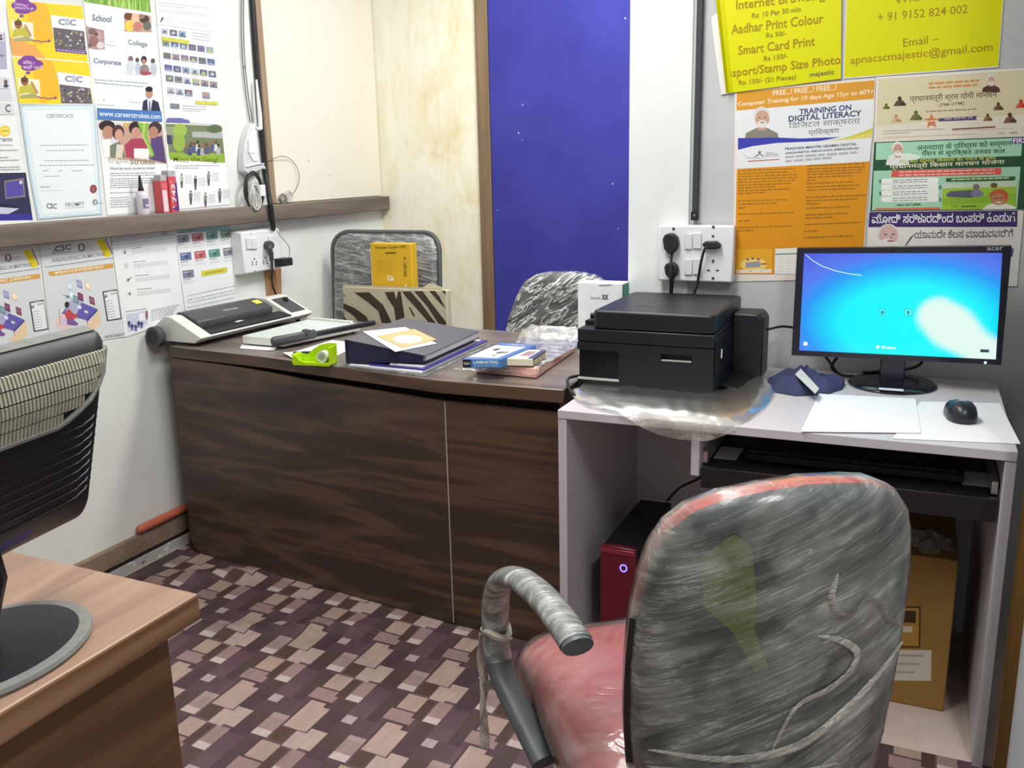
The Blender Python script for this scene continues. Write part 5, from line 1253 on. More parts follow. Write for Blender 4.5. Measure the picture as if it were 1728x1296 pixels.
# the same stripes go on, hidden behind the counter, down to the seat
for k in range(6):
    x = zl+0.02+k*0.075; zb_.add([(x,-0.0606,0.18),(x+0.035,-0.0606,0.18),(x+0.062,-0.0606,0.10),(x+0.05,-0.0606,0.02),(x+0.018,-0.0606,0.02),(x+0.03,-0.0606,0.09)], [(0,1,2,3,4,5)], m_zs)
zb_.build('zebra_print', zc)
MB().box(zl+0.005, zr-0.02, -0.058, -0.055, ztp+.0003, ztp+0.008, m_zc).hexa([(zl+0.36,-0.040,ztp+.0003),(zr-0.01,-0.040,ztp+.0003),(zr-0.01,-0.037,ztp+.0003),(zl+0.36,-0.037,ztp+.0003)],[(zl+0.40,-0.040,ztp+.024),(zr-0.07,-0.040,ztp+.024),(zr-0.07,-0.037,ztp+.024),(zl+0.40,-0.037,ztp+.024)], m_zc).build('open_flap', zc)
# yellow keyboard set carton on top of it
YO = Vector((-1.965, ZY+0.085, 0.4635))
yc = thing('product_carton', 'tall yellow wireless combo carton standing on the grey chair behind the zebra carton', 'carton', YO)
m_yel = plain('yellow_carton', (222,178,40), 0.45, 0.35, var=0.03)
yy = YO.y-0.024
def yq(u, v): p = on_y(u, v, yy); return (p.x-YO.x, -0.0246, p.z-YO.z)
x0, x1 = yq(628,470)[0], yq(696,470)[0]; zt_ = yq(660,411)[2]
MB().box(x0, x1, -0.024, 0.022, 0, zt_, m_yel).build('carton', yc, bevel=0.002)
yp = MB(); ys_ = MB(); yg_ = MB(); ln_ = MB(); bg_ = MB()
yb = ink((120,92,24))
def ytext(t, bl, br, h, c, bold=0.01):
    P0 = Vector(yq(*bl)); letters(yp, t, P0, Vector(yq(*br))-P0, Vector(yq(bl[0],bl[1]-h))-P0, ink(c), bold)
ytext('Wireless Combo L902', (633,420.5), (685,418.5), 5, (130,98,28), .02)
ln_.add([yq(650,426.2),yq(668,425.6),yq(668,427.6),yq(650,428.2)], [(0,1,2,3)], ink((84,62,20)))
for k in range(8): ln_.add([yq(636+k*3.4,438),yq(637.2+k*3.4,438),yq(637.4+k*3.4,466-(k%3)*3),yq(636.2+k*3.4,466-(k%3)*3)], [(0,1,2,3)], ink((204,160,36)))
P0 = Vector(yq(681,440)); letters(ys_, 'LAPCARE', Vector(yq(680.5,443)), Vector(yq(681.5,467))-Vector(yq(680.5,443)), Vector(yq(686,443))-Vector(yq(680.5,443)), yb, .02)
bg_.add([tuple(Vector(yq(683,436))+Vector((0.006*cos(2*pi*i/14),0,0.006*sin(2*pi*i/14)))) for i in range(14)], [tuple(range(14))], ink((150,116,30)))
P0 = Vector(yq(654,474)); letters(yg_, 'Co', P0, Vector(yq(665,474))-P0, Vector(yq(654,483.5)).lerp(P0,2.0)-P0, ink((244,238,220)), .06)
bg_.add([yq(683,480),yq(687,480),yq(687,483),yq(683,483)], [(0,1,2,3)], ink((244,238,220)))
yp.build('headline', yc); ys_.build('side_lettering', yc); yg_.build('large_lettering', yc); ln_.build('small_print', yc); bg_.build('badge', yc)
yt = MB(); yt.box(x0-0.004, x0-0.001, -0.022, -0.018, 0.02, zt_-0.02, ink((226,218,200))).build('inner_flap', yc)

# black office chair further right
kc = thing('office_chair', 'black office chair wrapped in shiny clear plastic, before the blue board', 'chair', (-1.16, 3.02, 0))
hwz = [(0.52,0.19),(0.62,0.215),(0.72,0.226),(0.80,0.212),(0.88,0.185),(0.925,0.160),(0.952,0.120),(0.962,0.06)]
ol = [(h, z) for z, h in hwz]+[(0.0,0.964)]+[(-h, z) for z, h in reversed(hwz)]+[(0,0.50)]
def kw(x, z, d): return (x, 0.04-0.035*(x/0.22)**2+d+(z-0.5)*0.16, z)
MB().pillow(ol, [(0.0,-0.03),(0.55,-0.03),(0.88,-0.022),(0.97,-0.008),(1.0,0.004),(0.97,0.016),(0.0,0.022)], kw, m_darkshell).build('backrest', kc, smooth=True, autos=60)
random.seed(12)
def kwf(x, z, d):
    w = 0.0035*sin(34*x+46*z)+0.003*sin(71*x-39*z+1.3)
    return (x*1.012, 0.04-0.035*(x/0.22)**2+d+(z-0.5)*0.16-abs(w)*0.9-0.002, 0.5+(z-0.5)*1.012)
rr_ = [(0.0,-0.034)]+[(0.1*k,-0.034) for k in range(1,8)]+[(0.8,-0.031),(0.88,-0.026),(0.97,-0.012),(1.0,0.004),(0.97,0.020),(0.0,0.026)]
ol2 = []
for (x0_, z0_), (x1_, z1_) in zip(ol, ol[1:]+ol[:1]):
    for k in range(3): ol2.append((x0_+(x1_-x0_)*k/3, z0_+(z1_-z0_)*k/3))
MB().pillow(ol2, rr_, kwf, m_film_k).build('plastic_wrap', kc, smooth=True, autos=60)
MB().prism(rrect(-0.23,0.23,-0.40,0.03,0.08), 0.42, 0.48, m_darkshell).build('seat', kc, bevel=0.015)
def swivel_base(t, m, oy=-0.18):
    MB().lathe([(0.028,0.075),(0.028,0.24),(0.018,0.24),(0.018,0.415)], m, (0,oy,0), 14).build('gas_column', t, smooth=True)
    for k in range(5):
        a = 2*pi*k/5+0.4; c_, s_ = cos(a), sin(a)
        lg = MB().tube([(0.02*c_,oy+0.02*s_,0.10),(0.14*c_,oy+0.14*s_,0.092),(0.27*c_,oy+0.27*s_,0.075)], [0.022,0.018,0.013], m, 8, flat=0.8).build('base_arm', t, smooth=True)
        MB().lathe([(0.0225,-0.018),(0.0245,-0.012),(0.0245,0.012),(0.0225,0.018)], m, (0.27*c_,oy+0.27*s_,0.0250), 16, 'x').tube([(0.27*c_,oy+0.27*s_,0.03),(0.27*c_,oy+0.27*s_,0.072)], 0.008, m, 8).build('castor', lg, smooth=True)
swivel_base(kc, m_blackd)
MB().box(-0.03,0.03,-0.05,0.055,0.40,0.42,m_blackd).tube([(0,0.03,0.41),(0,0.085,0.43),(0,0.088,0.56)], [0.018,0.018,0.015], m_blackd, 8).build('back_bracket', kc)
# ================================================================ poster wall fittings
m_slate = plain('slate_black_conduit', (58,64,70), 0.5, 0.35, var=0.1)
cd = MB(); xa, xb = on_y(1174,200,YR).x, on_y(1184.5,200,YR).x
zb0 = on_y(1174,372,YR-.01).z
cd.box(xa, xb, YR-0.022, YR-0.0065, zb0, 2.72, m_slate)
cd = cd.build('conduit', bevel=0.003); tag(cd, 'black square conduit running down the poster wall into the switchboard', 'conduit')
cl = MB().box(xa-0.002, xb+0.002, YR-0.025, YR-0.0225, zb0+0.002, zb0+0.026, m_blackp).build('saddle_clip', cd); 
MB().lathe([(0.004,0),(0.004,-0.0015)], m_chrome, ((xa+xb)/2, YR-0.0252, zb0+0.016), 10, 'y').build('screw', cl)
YF = YR-0.046
O = on_y(1174,428,YR); O.y = YR-0.0065
wb = thing('switchboard', 'large white switchboard on the poster wall above the printer', 'switchboard', O)
wboxR(MB(), 1110.5, 380.5, 1237.5, 475.5, YF, YR-0.0068, m_swwhite, O).build('housing', wb, bevel=0.005)
def c4p(a, b_): return (940+a/3.24, 360+b_/3.24)
for a, b_, c_, d_ in ((698,112,738,196),(744,108,788,193),(697,252,738,336),(742,250,788,334)):
    wboxR(MB(), *c4p(a,b_), *c4p(c_,d_), YF-0.006, YF-0.0003, m_swgrey, O).build('rocker', wb, bevel=0.001)
for a, b_, r in ((637,85,8),(855,75,8),(853,125,7),(853,355,8)):
    MB().lathe([(r*0.00055,0),(r*0.00055,-0.0012)], m_charcoal, tuple(on_y(*c4p(a,b_),YF-.0002)-O), 10, 'y').build('screw', wb)
for a, b_, rx, rz in ((853,262,.0035,.006),(828,312,.005,.0028),(877,312,.005,.0028)):
    q = on_y(*c4p(a,b_),YF-.0002)-O
    MB().add([(q.x+rx*cos(2*pi*i/14), q.y-.0006, q.z+rz*sin(2*pi*i/14)) for i in range(14)], [tuple(range(14))], m_charcoal).build('socket_hole', wb)
def flex(pts, r, m=None): return MB().tube(catmull(pts,6), r, m or m_cable, 8)
# upper left plug: rounded triangle body
def big_plug(name, label, a, b_, w, h, tail):
    c_ = on_y(*c4p(a,b_),YF-0.0006); k = 0.000556
    root = thing(name, label, 'plug', c_)
    pr = [(-0.5*w*k,0.18*h*k),(-0.38*w*k,0.42*h*k),(-0.1*w*k,0.5*h*k),(0.15*w*k,0.48*h*k),(0.42*w*k,0.3*h*k),(0.5*w*k,-0.02*h*k),(0.40*w*k,-0.28*h*k),(0.12*w*k,-0.5*h*k),(-0.12*w*k,-0.5*h*k),(-0.40*w*k,-0.26*h*k)]
    MB().prism(pr, -0.026, -0.0005, m_blackp, axis='y').build('plug_body', root, bevel=0.004)
    flex([Vector(p)-c_ for p in tail], 0.0038).build('flex_cord', root, smooth=True)
t1 = [on_y(*c4p(630,205),YF-.018), on_y(*c4p(626,245),YF-.017), on_y(*c4p(624,262),YF-.028), on_y(*c4p(622,330),YF-.046), on_y(*c4p(620,420),YF-.030), on_y(*c4p(622,520),YF-.012)]
big_plug('power_plug', 'black three-pin plug in the upper left socket of the large switchboard', 630, 162, 86, 108, t1)
t2 = [on_y(*c4p(636,345),YF-.018), on_y(*c4p(632,385),YF-.016), on_y(*c4p(628,430),YF-.010), on_y(*c4p(630,520),YF-.008)]
big_plug('power_plug', 'black three-pin plug in the lower left socket of the large switchboard', 634, 308, 76, 84, t2)
c_ = on_y(*c4p(850,172),YF-0.0006); pg = thing('power_plug', 'flat black two-pin plug with a bent cord in the right socket of the large switchboard', 'plug', c_)
MB().prism([(x*0.000556, z*0.000556) for x, z in ((-50,4),(-30,20),(25,22),(50,4),(46,-14),(20,-20),(-30,-20))], -0.022, -0.0005, m_blackp, axis='y').build('plug_body', pg, bevel=0.004)
flex([on_y(*c4p(825,180),YF-.022)-c_, on_y(*c4p(805,200),YF-.026)-c_, on_y(*c4p(785,280),YF-.022)-c_, on_y(*c4p(775,340),YF-.014)-c_, on_y(*c4p(765,400),YF-.010)-c_, on_y(*c4p(752,440),YF-.008)-c_, on_y(*c4p(750,540),YF-.008)-c_], 0.0038).build('flex_cord', pg, smooth=True)

# ================================================================ things on the white desk
m_printer = plain('printer_black', (25,28,32), 0.42, 0.4, var=0.06, scale=120)
m_printer2 = plain('printer_dark_panel', (17,19,25), 0.3, 0.45, var=0.05)
PZ = 0.7568
PX0, PX1, PY0, PY1 = -0.824, -0.457, 2.290, 2.640
pO = Vector(((PX0+PX1)/2, (PY0+PY1)/2, PZ))
pr = thing('printer', 'black ink tank printer on a plastic bag at the left end of the white desk', 'printer', pO)
def pb(x0, x1, y0, y1, z0, z1, m, mb=None): return (mb or MB()).box(x0-pO.x, x1-pO.x, y0-pO.y, y1-pO.y, z0-pO.z, z1-pO.z, m)
# body with a recess in the near side, built as a prism frame
body = MB()
pb(PX0, PX1, PY0+0.016, PY1, PZ, 0.882, m_printer, body)
pb(PX0, -0.708, PY0, PY0+0.0162, 0.861, 0.882, m_printer, body); pb(PX0, -0.708, PY0, PY0+0.0162, PZ, 0.782, m_printer, body)
pb(-0.708, -0.594, PY0, PY0+0.0162, PZ, 0.882, m_printer, body)
pb(-0.594, -0.512, PY0, PY0+0.0162, PZ, 0.846, m_printer, body); pb(-0.594, -0.512, PY0, PY0+0.0162, 0.863, 0.882, m_printer, body)
pb(-0.512, PX1, PY0, PY0+0.0162, PZ, 0.882, m_printer, body)
body.build('body', pr)
pb(PX0, -0.706, PY0-0.0035, PY0+0.012, 0.7795, 0.784, plain('pale_grey_lip', (168,170,166), 0.4, 0.4), MB()).build('recess_lip', pr, bevel=0.001)  # pale strip along the lower edge of the recess
pb(-0.592, -0.514, PY0-0.0015, PY0+0.008, 0.8445, 0.8475, plain('pale_grey_lip',(168,170,166),0.4,0.4)).build('slot_lip', pr)
pb(PX0+0.004, -0.712, PY0+0.0155, PY0+0.0158, 0.786, 0.858, m_printer2).build('side_recess', pr)
pb(PX0, PX1, PY0+0.001, PY1, 0.8832, 0.918, m_printer).build('scanner_frame', pr, bevel=0.003)
lidp = rrect(-0.782-pO.x, PX1-pO.x, PY0+0.002-pO.y, PY1+0.035-pO.y, 0.018)
MB().prism(lidp, 0.9195-PZ, 0.968-PZ, m_printer).build('scanner_lid', pr, bevel=0.006, seg=3)
lg = MB(); lg.add([(-0.690-pO.x,2.400-pO.y,0.9686-PZ),(-0.610-pO.x,2.394-pO.y,0.9686-PZ),(-0.610-pO.x,2.397-pO.y,0.9686-PZ),(-0.690-pO.x,2.4045-pO.y,0.9686-PZ)], [(0,1,2,3)], ink((22,22,24))); lg.build('lid_badge', pr)
# control face on the right: panel, lit key, output opening and tray
pb(PX1, PX1+0.004, PY0+0.01, PY1-0.06, 0.800, 0.905, m_printer2).build('control_panel', pr, bevel=0.001)
k0 = MB(); cy, cz = 2.372-pO.y, 0.856-PZ
ring = []
for r_ in (1.0, 0.62): ring.append([(PX1+0.0046-pO.x, cy+0.0065*r_*cos(2*pi*i/20), cz+0.0125*(r_ if r_ == 1 else .8)*sin(2*pi*i/20)) for i in range(20)])
k0.add(ring[0]+ring[1], [(i, (i+1) % 20, 20+(i+1) % 20, 20+i) for i in range(20)], plain('lit_white_ring', (236,242,255), 0.4, 0.3, emit=1.2))
k0.build('power_ring', pr)
pb(PX1, PX1+0.003, PY0+0.07, PY1-0.02, 0.762, 0.797, m_blackd).build('output_slot', pr)
MB().hexa([(PX1+0.003-pO.x,2.36-pO.y,0.7725-PZ),(PX1+0.060-pO.x,2.36-pO.y,0.762-PZ),(PX1+0.060-pO.x,2.52-pO.y,0.762-PZ),(PX1+0.003-pO.x,2.52-pO.y,0.7725-PZ)],
          [(PX1+0.003-pO.x,2.36-pO.y,0.777-PZ),(PX1+0.060-pO.x,2.36-pO.y,0.767-PZ),(PX1+0.060-pO.x,2.52-pO.y,0.767-PZ),(PX1+0.003-pO.x,2.52-pO.y,0.777-PZ)], m_blackd).build('output_tray', pr, bevel=0.002)
MB().prism([(PX1+0.0005-pO.x,0.002),(PX1+0.085-pO.x,0.002),(PX1+0.085-pO.x,0.165),(PX1+0.070-pO.x,0.182),(PX1+0.0005-pO.x,0.182)], 2.53-pO.y, 2.635-pO.y, m_printer, axis='y').build('ink_tank_unit', pr, bevel=0.006)
pb(PX0+0.002, PX0+0.040, PY0+0.06, PY0+0.10, 0.9185, 0.930, m_blackd, MB()).lathe([(0.008,0.0),(0.008,0.034)], m_blackd, (PX0+0.012-pO.x,PY0+0.08-pO.y,0.941-PZ), 12, 'x').build('hinge', pr)
# power cord of the printer looping at its near left corner
pc = [Vector(p) for p in ((-0.826,2.33,0.778),(-0.838,2.315,0.780),(-0.845,2.28,0.7815),(-0.834,2.240,0.778),(-0.812,2.210,0.762),(-0.775,2.178,0.757),(-0.735,2.160,0.757),(-0.70,2.17,0.757))]
MB().tube([p-pO for p in catmull(pc,6)], 0.0042, m_cable, 8).build('power_cord', pr, smooth=True)

# plastic bag under the printer, drooping over the desk's front edge
m_bag = film('milky_plastic_bag', tint=(200,198,188), lo=0.34, hi=0.66, scale=(5,14,14), rot=(0.2,0.1,0.35), rough=0.30, bmp=0.15, veins=0.25, vscale=(4,18,18), ior=1.18)
colsB = [((978,662),(968,660),(962,664),'z'), ((990,655),(990,672),(985,684),'z'), ((1030,658),(1040,682),(1045,699),'z'), ((1075,662),(1080,692),(1085,722),'y'),
         ((1115,666),(1118,700),(1122,736),'y'), ((1150,670),(1155,704),(1160,742),'y'), ((1185,672),(1190,706),(1200,742),'y'), ((1215,668),(1222,706),(1235,728),'y'),
         ((1240,660),(1255,690),(1268,706),'z'), ((1268,650),(1285,672),(1296,682),'z'), ((1285,640),(1300,655),(1308,662),'z')]
BD = DY0-0.004
def bag_pt(px, kind, row):
    if row == 2 and kind == 'y': p = on_y(px[0], px[1], BD-0.006); return p
    p = on_z(px[0], px[1], DT+(0.004 if row != 1 else 0.010)); 
    if row == 1 and p.y < DY0: p.y = DY0-0.001; p.z = DT+0.004
    return p
rows = []
for c in colsB:
    a0 = on_z(*c[0], DT+0.0045); a0 = Vector((a0.x, a0.y+0.035, DT+0.0045))
    rows.append([a0, bag_pt(c[0],c[3],0)+Vector((0,0,0.012)), bag_pt(c[1],c[3],1)+Vector((0,0,0.004)), bag_pt(c[2],c[3],2)])
fine = [catmull([r[k] for r in rows], 6) for k in range(4)]
colsF = [catmull([fine[k][i] for k in range(4)], 5) for i in range(len(fine[0]))]
bO = Vector((-0.6, 2.2, DT))
vs = []; fs = []; nr = len(colsF[0])
for i, c in enumerate(colsF):
    for j, p in enumerate(c):
        w = 0.0022*sin(i*0.42+j*0.8)*sin(j*0.45+i*0.13)+0.0008*sin(i*0.8-j*1.1)
        q = Vector(p)
        if q.y < DY0: q.y -= abs(w)*2.2
        else: q.z = max(DT+0.0012, q.z+abs(w)*1.6)
        vs.append(q-bO)
for i in range(len(colsF)-1):
    for j in range(nr-1): fs.append((i*nr+j, i*nr+j+1, (i+1)*nr+j+1, (i+1)*nr+j))
mb = MB(); mb.add(vs, fs, m_bag)
mb.box(PX0+0.02-bO.x, PX1-0.01-bO.x, PY0+0.03-bO.y, PY1-0.02-bO.y, 0.0012, 0.0055, m_bag)
bg = mb.build('plastic_bag', loc=bO, smooth=True, autos=80); tag(bg, 'crumpled milky plastic bag under the black printer drooping over the desk edge', 'bag')

# white boxed gadget behind the printer
sx = Vector((-0.884, 2.690, CT+0.0008))
sbx = thing('gadget_box', 'white box with a green side behind the left end of the printer', 'box', sx)
bx0, bx1 = on_y(975,478,2.655).x-sx.x, on_y(1050,478,2.655).x-sx.x; bz = on_y(1010,478,2.655).z-sx.z
MB().box(bx0, bx1, -0.035, 0.035, 0, bz, plain('white_box_card', (232,234,236), 0.4, 0.3)).build('carton', sbx, bevel=0.001)
gp = MB(); gp.add([(bx1+.0005,-0.034,0.01),(bx1+.0005,0.034,0.01),(bx1+.0005,0.034,bz-.004),(bx1+.0005,-0.034,bz-.004)], [(0,1,2,3)], ink((44,150,120)))
gp.build('green_side', sbx)
gl_ = MB()
def gq(u, v): p = on_y(u, v, 2.655); return Vector((p.x-sx.x, -0.0356, p.z-sx.z))
letters(gl_, 'Startek', gq(996,505), gq(1014,505)-gq(996,505), gq(996,500)-gq(996,505), ink((160,162,168)), .02)
letters(gl_, 'XX', gq(1015,506), gq(1027,506)-gq(1015,506), gq(1015,497)-gq(1015,506), ink((70,72,78)), .05)
gl_.add([gq(1010,481),gq(1034,480),gq(1030,482.5),gq(1012,483)], [(0,1,2,3)], ink((150,156,150)))
gl_.build('print', sbx)

# lit monitor
mO = Vector((-0.040, 2.600, DT+0.0006))
mn = thing('monitor', 'wide black monitor with a lit cyan screen on the white desk', 'monitor', mO)
MY = 2.575
def mq(u, v, y=MY): p = on_y(u, v, y); return (p.x-mO.x, p.z-mO.z)
def zq(a, b_): return mq(1270+a/3.6, 400+b_/3.6)
oc = [zq(236,718), zq(1510,777), zq(1575,55), zq(270,68)]; ic = [zq(282,690), zq(1478,745), zq(1518,96), zq(312,100)]
fy, by = MY-mO.y, MY-mO.y+0.035
m_bezel = plain('glossy_black_bezel', (28,28,44), 0.22, 0.5)
bz_ = MB()
V_ = [(x,fy,z) for x, z in oc]+[(x,fy,z) for x, z in ic]+[(x,fy+0.006,z) for x, z in ic]+[(x,by,z) for x, z in oc]
bz_.add(V_, [(i,(i+1)%4,4+(i+1)%4,4+i) for i in range(4)]+[(4+i,4+(i+1)%4,8+(i+1)%4,8+i) for i in range(4)]+[(i,12+i,12+(i+1)%4,(i+1)%4) for i in range(4)]+[(15,14,13,12)], m_bezel)
bz_.build('bezel', mn)
# screen picture: blue edges, cyan glow, a white bloom low on the right, sunk thin streak at the top left
m_scr, nt, b = new_mat('lit_screen_picture')
tc = nt.nodes.new('ShaderNodeTexCoord'); sp_ = nt.nodes.new('ShaderNodeSeparateXYZ'); nt.links.new(tc.outputs['Generated'], sp_.inputs[0])
def M(op, *a):
    n = nt.nodes.new('ShaderNodeMath'); n.operation = op
    for i, x in enumerate(a):
        if isinstance(x, (int, float)): n.inputs[i].default_value = x
        else: nt.links.new(x, n.inputs[i])
    return n.outputs[0]
X_, Z_ = sp_.outputs[0], sp_.outputs[2]
def dist(cx, cz, sx_, sz_): return M('SQRT', M('ADD', M('POWER', M('MULTIPLY', M('ABSOLUTE', M('SUBTRACT', X_, cx)), sx_), 2.0), M('POWER', M('MULTIPLY', M('ABSOLUTE', M('SUBTRACT', Z_, cz)), sz_), 2.0)))
base = ramp(nt, dist(0.58, 0.30, 1.0, 0.95), [(0.0,(0,252,255)), (0.36,(0,244,255)), (0.46,(0,204,252)), (0.56,(30,150,246)), (0.66,(80,120,236)), (0.85,(76,90,222))])
tl = nt.nodes.new('ShaderNodeTexNoise'); tl.inputs['Scale'].default_value = 190; nt.links.new(tc.outputs['Generated'], tl.inputs[0])
Zs = M('MULTIPLY', Z_, 0.57)
ax_, az_, ex_, ez_ = 0.705, 0.225, 0.265, -0.200
tt = M('MINIMUM', M('MAXIMUM', M('DIVIDE', M('ADD', M('MULTIPLY', M('SUBTRACT', X_, ax_), ex_), M('MULTIPLY', M('SUBTRACT', Zs, az_), ez_)), ex_*ex_+ez_*ez_), 0.0), 1.0)
dx_ = M('SUBTRACT', M('SUBTRACT', X_, ax_), M('MULTIPLY', tt, ex_)); dz_ = M('SUBTRACT', M('SUBTRACT', Zs, az_), M('MULTIPLY', tt, ez_))
d1 = M('SUBTRACT', M('SQRT', M('ADD', M('MULTIPLY', dx_, dx_), M('MULTIPLY', dz_, dz_))), M('ADD', 0.012, M('MULTIPLY', M('SINE', M('MULTIPLY', tt, 6.3)), 0.014)))
d1 = M('ADD', d1, M('MULTIPLY', M('SUBTRACT', tl.outputs[0], 0.5), 0.13))
bl = ramp(nt, d1, [(0.070,(1,1,1,1)), (0.105,(0,0,0,1))])
mx = N(nt, 'ShaderNodeMix', data_type='RGBA'); nt.links.new(bl, mx.inputs[0]); nt.links.new(base, mx.inputs[6]); mx.inputs[7].default_value = lin((226,250,240))
b.inputs['Base Color'].default_value = (0.01,0.01,0.012,1); b.inputs['Roughness'].default_value = 0.15
nt.links.new(mx.outputs[2], b.inputs['Emission Color']); b.inputs['Emission Strength'].default_value = 0.95
sc_ = MB(); sc_.add([(x, fy+0.0055, z) for x, z in ic], [(0,1,2,3)], m_scr); sc_ = sc_.build('screen', mn)
ui = MB()
m_uiw = plain('screen_white', (214,250,255), 0.5, 0.2, var=0.0, emit=0.9); m_uid = plain('screen_teal', (20,150,170), 0.5, 0.2, var=0.0, emit=0.6)
m_uig = plain('screen_dark', (60,80,96), 0.5, 0.2, var=0.0, emit=0.3)
uy = fy+0.0050
def zq3(a, b_): q = zq(a, b_); return Vector((q[0], uy, q[1]))
for cx, w in ((788,18),(945,22)):
    ui.add([zq3(cx-w,438),zq3(cx+w,440),zq3(cx+w,480),zq3(cx-w,478)], [(0,1,2,3)], m_uid)
    ui.add([p+Vector((0,-.0004,0)) for p in (zq3(cx-w+4,442),zq3(cx+w-4,444),zq3(cx+w-4,476),zq3(cx-w+4,474))], [(0,1,2,3)], plain('screen_mint', (120,236,214), .5,.2,var=0.0,emit=0.8))
    ui.add([zq3(cx+12*cos(2*pi*i/14),460+14*sin(2*pi*i/14))+Vector((0,-.0008,0)) for i in range(14)], [tuple(range(14))], m_uid)
letters(ui, 'Windows', zq3(778,680), zq3(868,684)-zq3(778,680), zq3(778,662)-zq3(778,680), m_uiw, .02)
ui.add([zq3(750,662),zq3(766,658),zq3(768,678),zq3(754,680)], [(0,1,2,3)], m_uiw)
ui.add([zq3(320+13*cos(2*pi*i/12),650+12*sin(2*pi*i/12)) for i in range(12)], [tuple(range(12))], m_uiw)
ui.add([zq3(1384,684),zq3(1438,686),zq3(1436,704),zq3(1384,702)], [(0,1,2,3)], m_uig)
st = [zq3(a,b_) for a,b_ in ((320,106),(360,142),(420,178),(500,206),(580,224),(660,234))]
ui.tube(st, [0.0006]*6, m_uiw, 4)
ui.build('screen_icons', sc_)
bl_ = MB(); 
def oq(a, b_): q = zq(a, b_); return Vector((q[0], fy-0.0006, q[1]))
letters(bl_, 'acer', oq(1425,82), oq(1522,80)-oq(1425,82), oq(1425,62)-oq(1425,82), ink((190,200,216)), .0)
bl_.build('logo', mn)
led = MB(); led.add([oq(1414+9*cos(2*pi*i/12),763+9*sin(2*pi*i/12)) for i in range(12)], [tuple(range(12))], plain('blue_led', (150,170,255), .4,.3,emit=2.0)); led.build('power_light', mn)
nk = MB().box(-0.032,0.030,-0.012,0.012,0.014,0.16,m_bezel).build('stand_neck', mn, bevel=0.003)
MB().lathe([(0.110,0.0),(0.112,0.004),(0.106,0.010),(0.07,0.014),(0.02,0.0155)], m_glassy, (0,0.002,0), 48, sx=1.0, sy=0.98).build('stand_base', mn, smooth=True)
q0 = on_z(1483,657,DT+.012)-mO; q1 = on_z(1525,657,DT+.012)-mO
MB().box(q0.x,q1.x,q0.y-0.004,q0.y+0.008,0.0115,0.0145,plain('white_strip_sticker',(226,226,230),0.4,0.3)).build('sticker', mn)
MB().box(-0.12,0.12,by-0.001,by+0.012,0.10,0.30,m_blackp).build('back_housing', mn, bevel=0.006)
# cables behind the monitor and the printer
tag(flex([(-0.372,2.60,0.885),(-0.33,2.665,0.885),(-0.27,2.68,0.865),(-0.22,2.69,0.80),(-0.19,2.70,0.757)], 0.0035).build('data_cable', smooth=True), 'black cable from the printer sagging behind the lit monitor', 'cable')
tag(flex([(-0.17,2.66,0.86),(-0.185,2.67,0.81),(-0.20,2.665,0.775),(-0.17,2.655,0.757),(-0.14,2.66,0.756)], 0.004).build('video_cable', smooth=True), 'black cable hanging below the left half of the lit monitor', 'cable')
tag(flex([(0.005,2.675,0.85),(0.03,2.70,0.80),(0.0,2.708,0.776),(-0.06,2.71,0.765),(-0.12,2.705,0.757)], 0.004).build('power_cable', smooth=True), 'black power cable curving behind the monitor stand', 'cable')

# paper sheets and mouse
def q3(*px): return list(px)
z360 = lambda a, b_: (1270+a/3.6, 400+b_/3.6)
sheet('paper_sheet', [z360(1020,1000), z360(1500,1010), z360(1628,1258), z360(850,1225)], DT+0.0009, 'white paper sheet under the black mouse, its corner past the desk edge', curl=lambda u, v: 0.0)
sheet('paper_sheet', [z360(402,955), z360(990,985), z360(1022,1192), z360(294,1184)], DT+0.0026, 'white paper sheet lying flat in front of the lit monitor', th=0.0014)
mo = thing('computer_mouse', 'black wireless mouse on the white paper at the right of the desk', 'mouse', on_z(1619,706,DT+.002)+Vector((0,0,-0.0005)), radians(14))
m_mouse = plain('mouse_black', (34,36,48), 0.3, 0.45, var=0.05)
prof = []
def mouse_out(t):
    a = 2*pi*t; x = 0.038*cos(a); y = 0.057*sin(a)
    x *= 1-0.12*cos(2*a); return (x*(1.0 if y < 0 else 0.93), y)
mo_o = [mouse_out(i/36) for i in range(36)]
MB().pillow(mo_o, [(0.0,0.0),(0.9,0.0),(0.97,0.004),(1.0,0.012),(0.96,0.022),(0.86,0.034),(0.66,0.042),(0.35,0.045),(0.0,0.046)], lambda x, y, d: (x, y, d*(1.0-0.22*max(0,y)/0.05)), m_mouse).build('mouse_body', mo, smooth=True, autos=70)
MB().lathe([(0.007,-0.003),(0.008,0.0),(0.007,0.003)], m_charcoal, (0,0.030,0.0315), 14, 'x').build('scroll_wheel', mo, smooth=True)
ml = MB()
for i in range(24):
    a0, a1 = 2*pi*i/24, 2*pi*(i+1)/24
    ml.add([(0.0085*cos(a0)*r_,-0.012+0.0075*sin(a0)*r_,0.0470) for r_ in (1,.78)]+[(0.0085*cos(a1)*r_,-0.012+0.0075*sin(a1)*r_,0.0470) for r_ in (.78,1)], [(0,1,2,3)], ink((190,196,204)))
letters(ml, 'hp', (-0.0045,-0.0155,0.0470), (0.009,0,0), (0,0.008,0), ink((190,196,204)), .02)
ml.build('logo', mo)

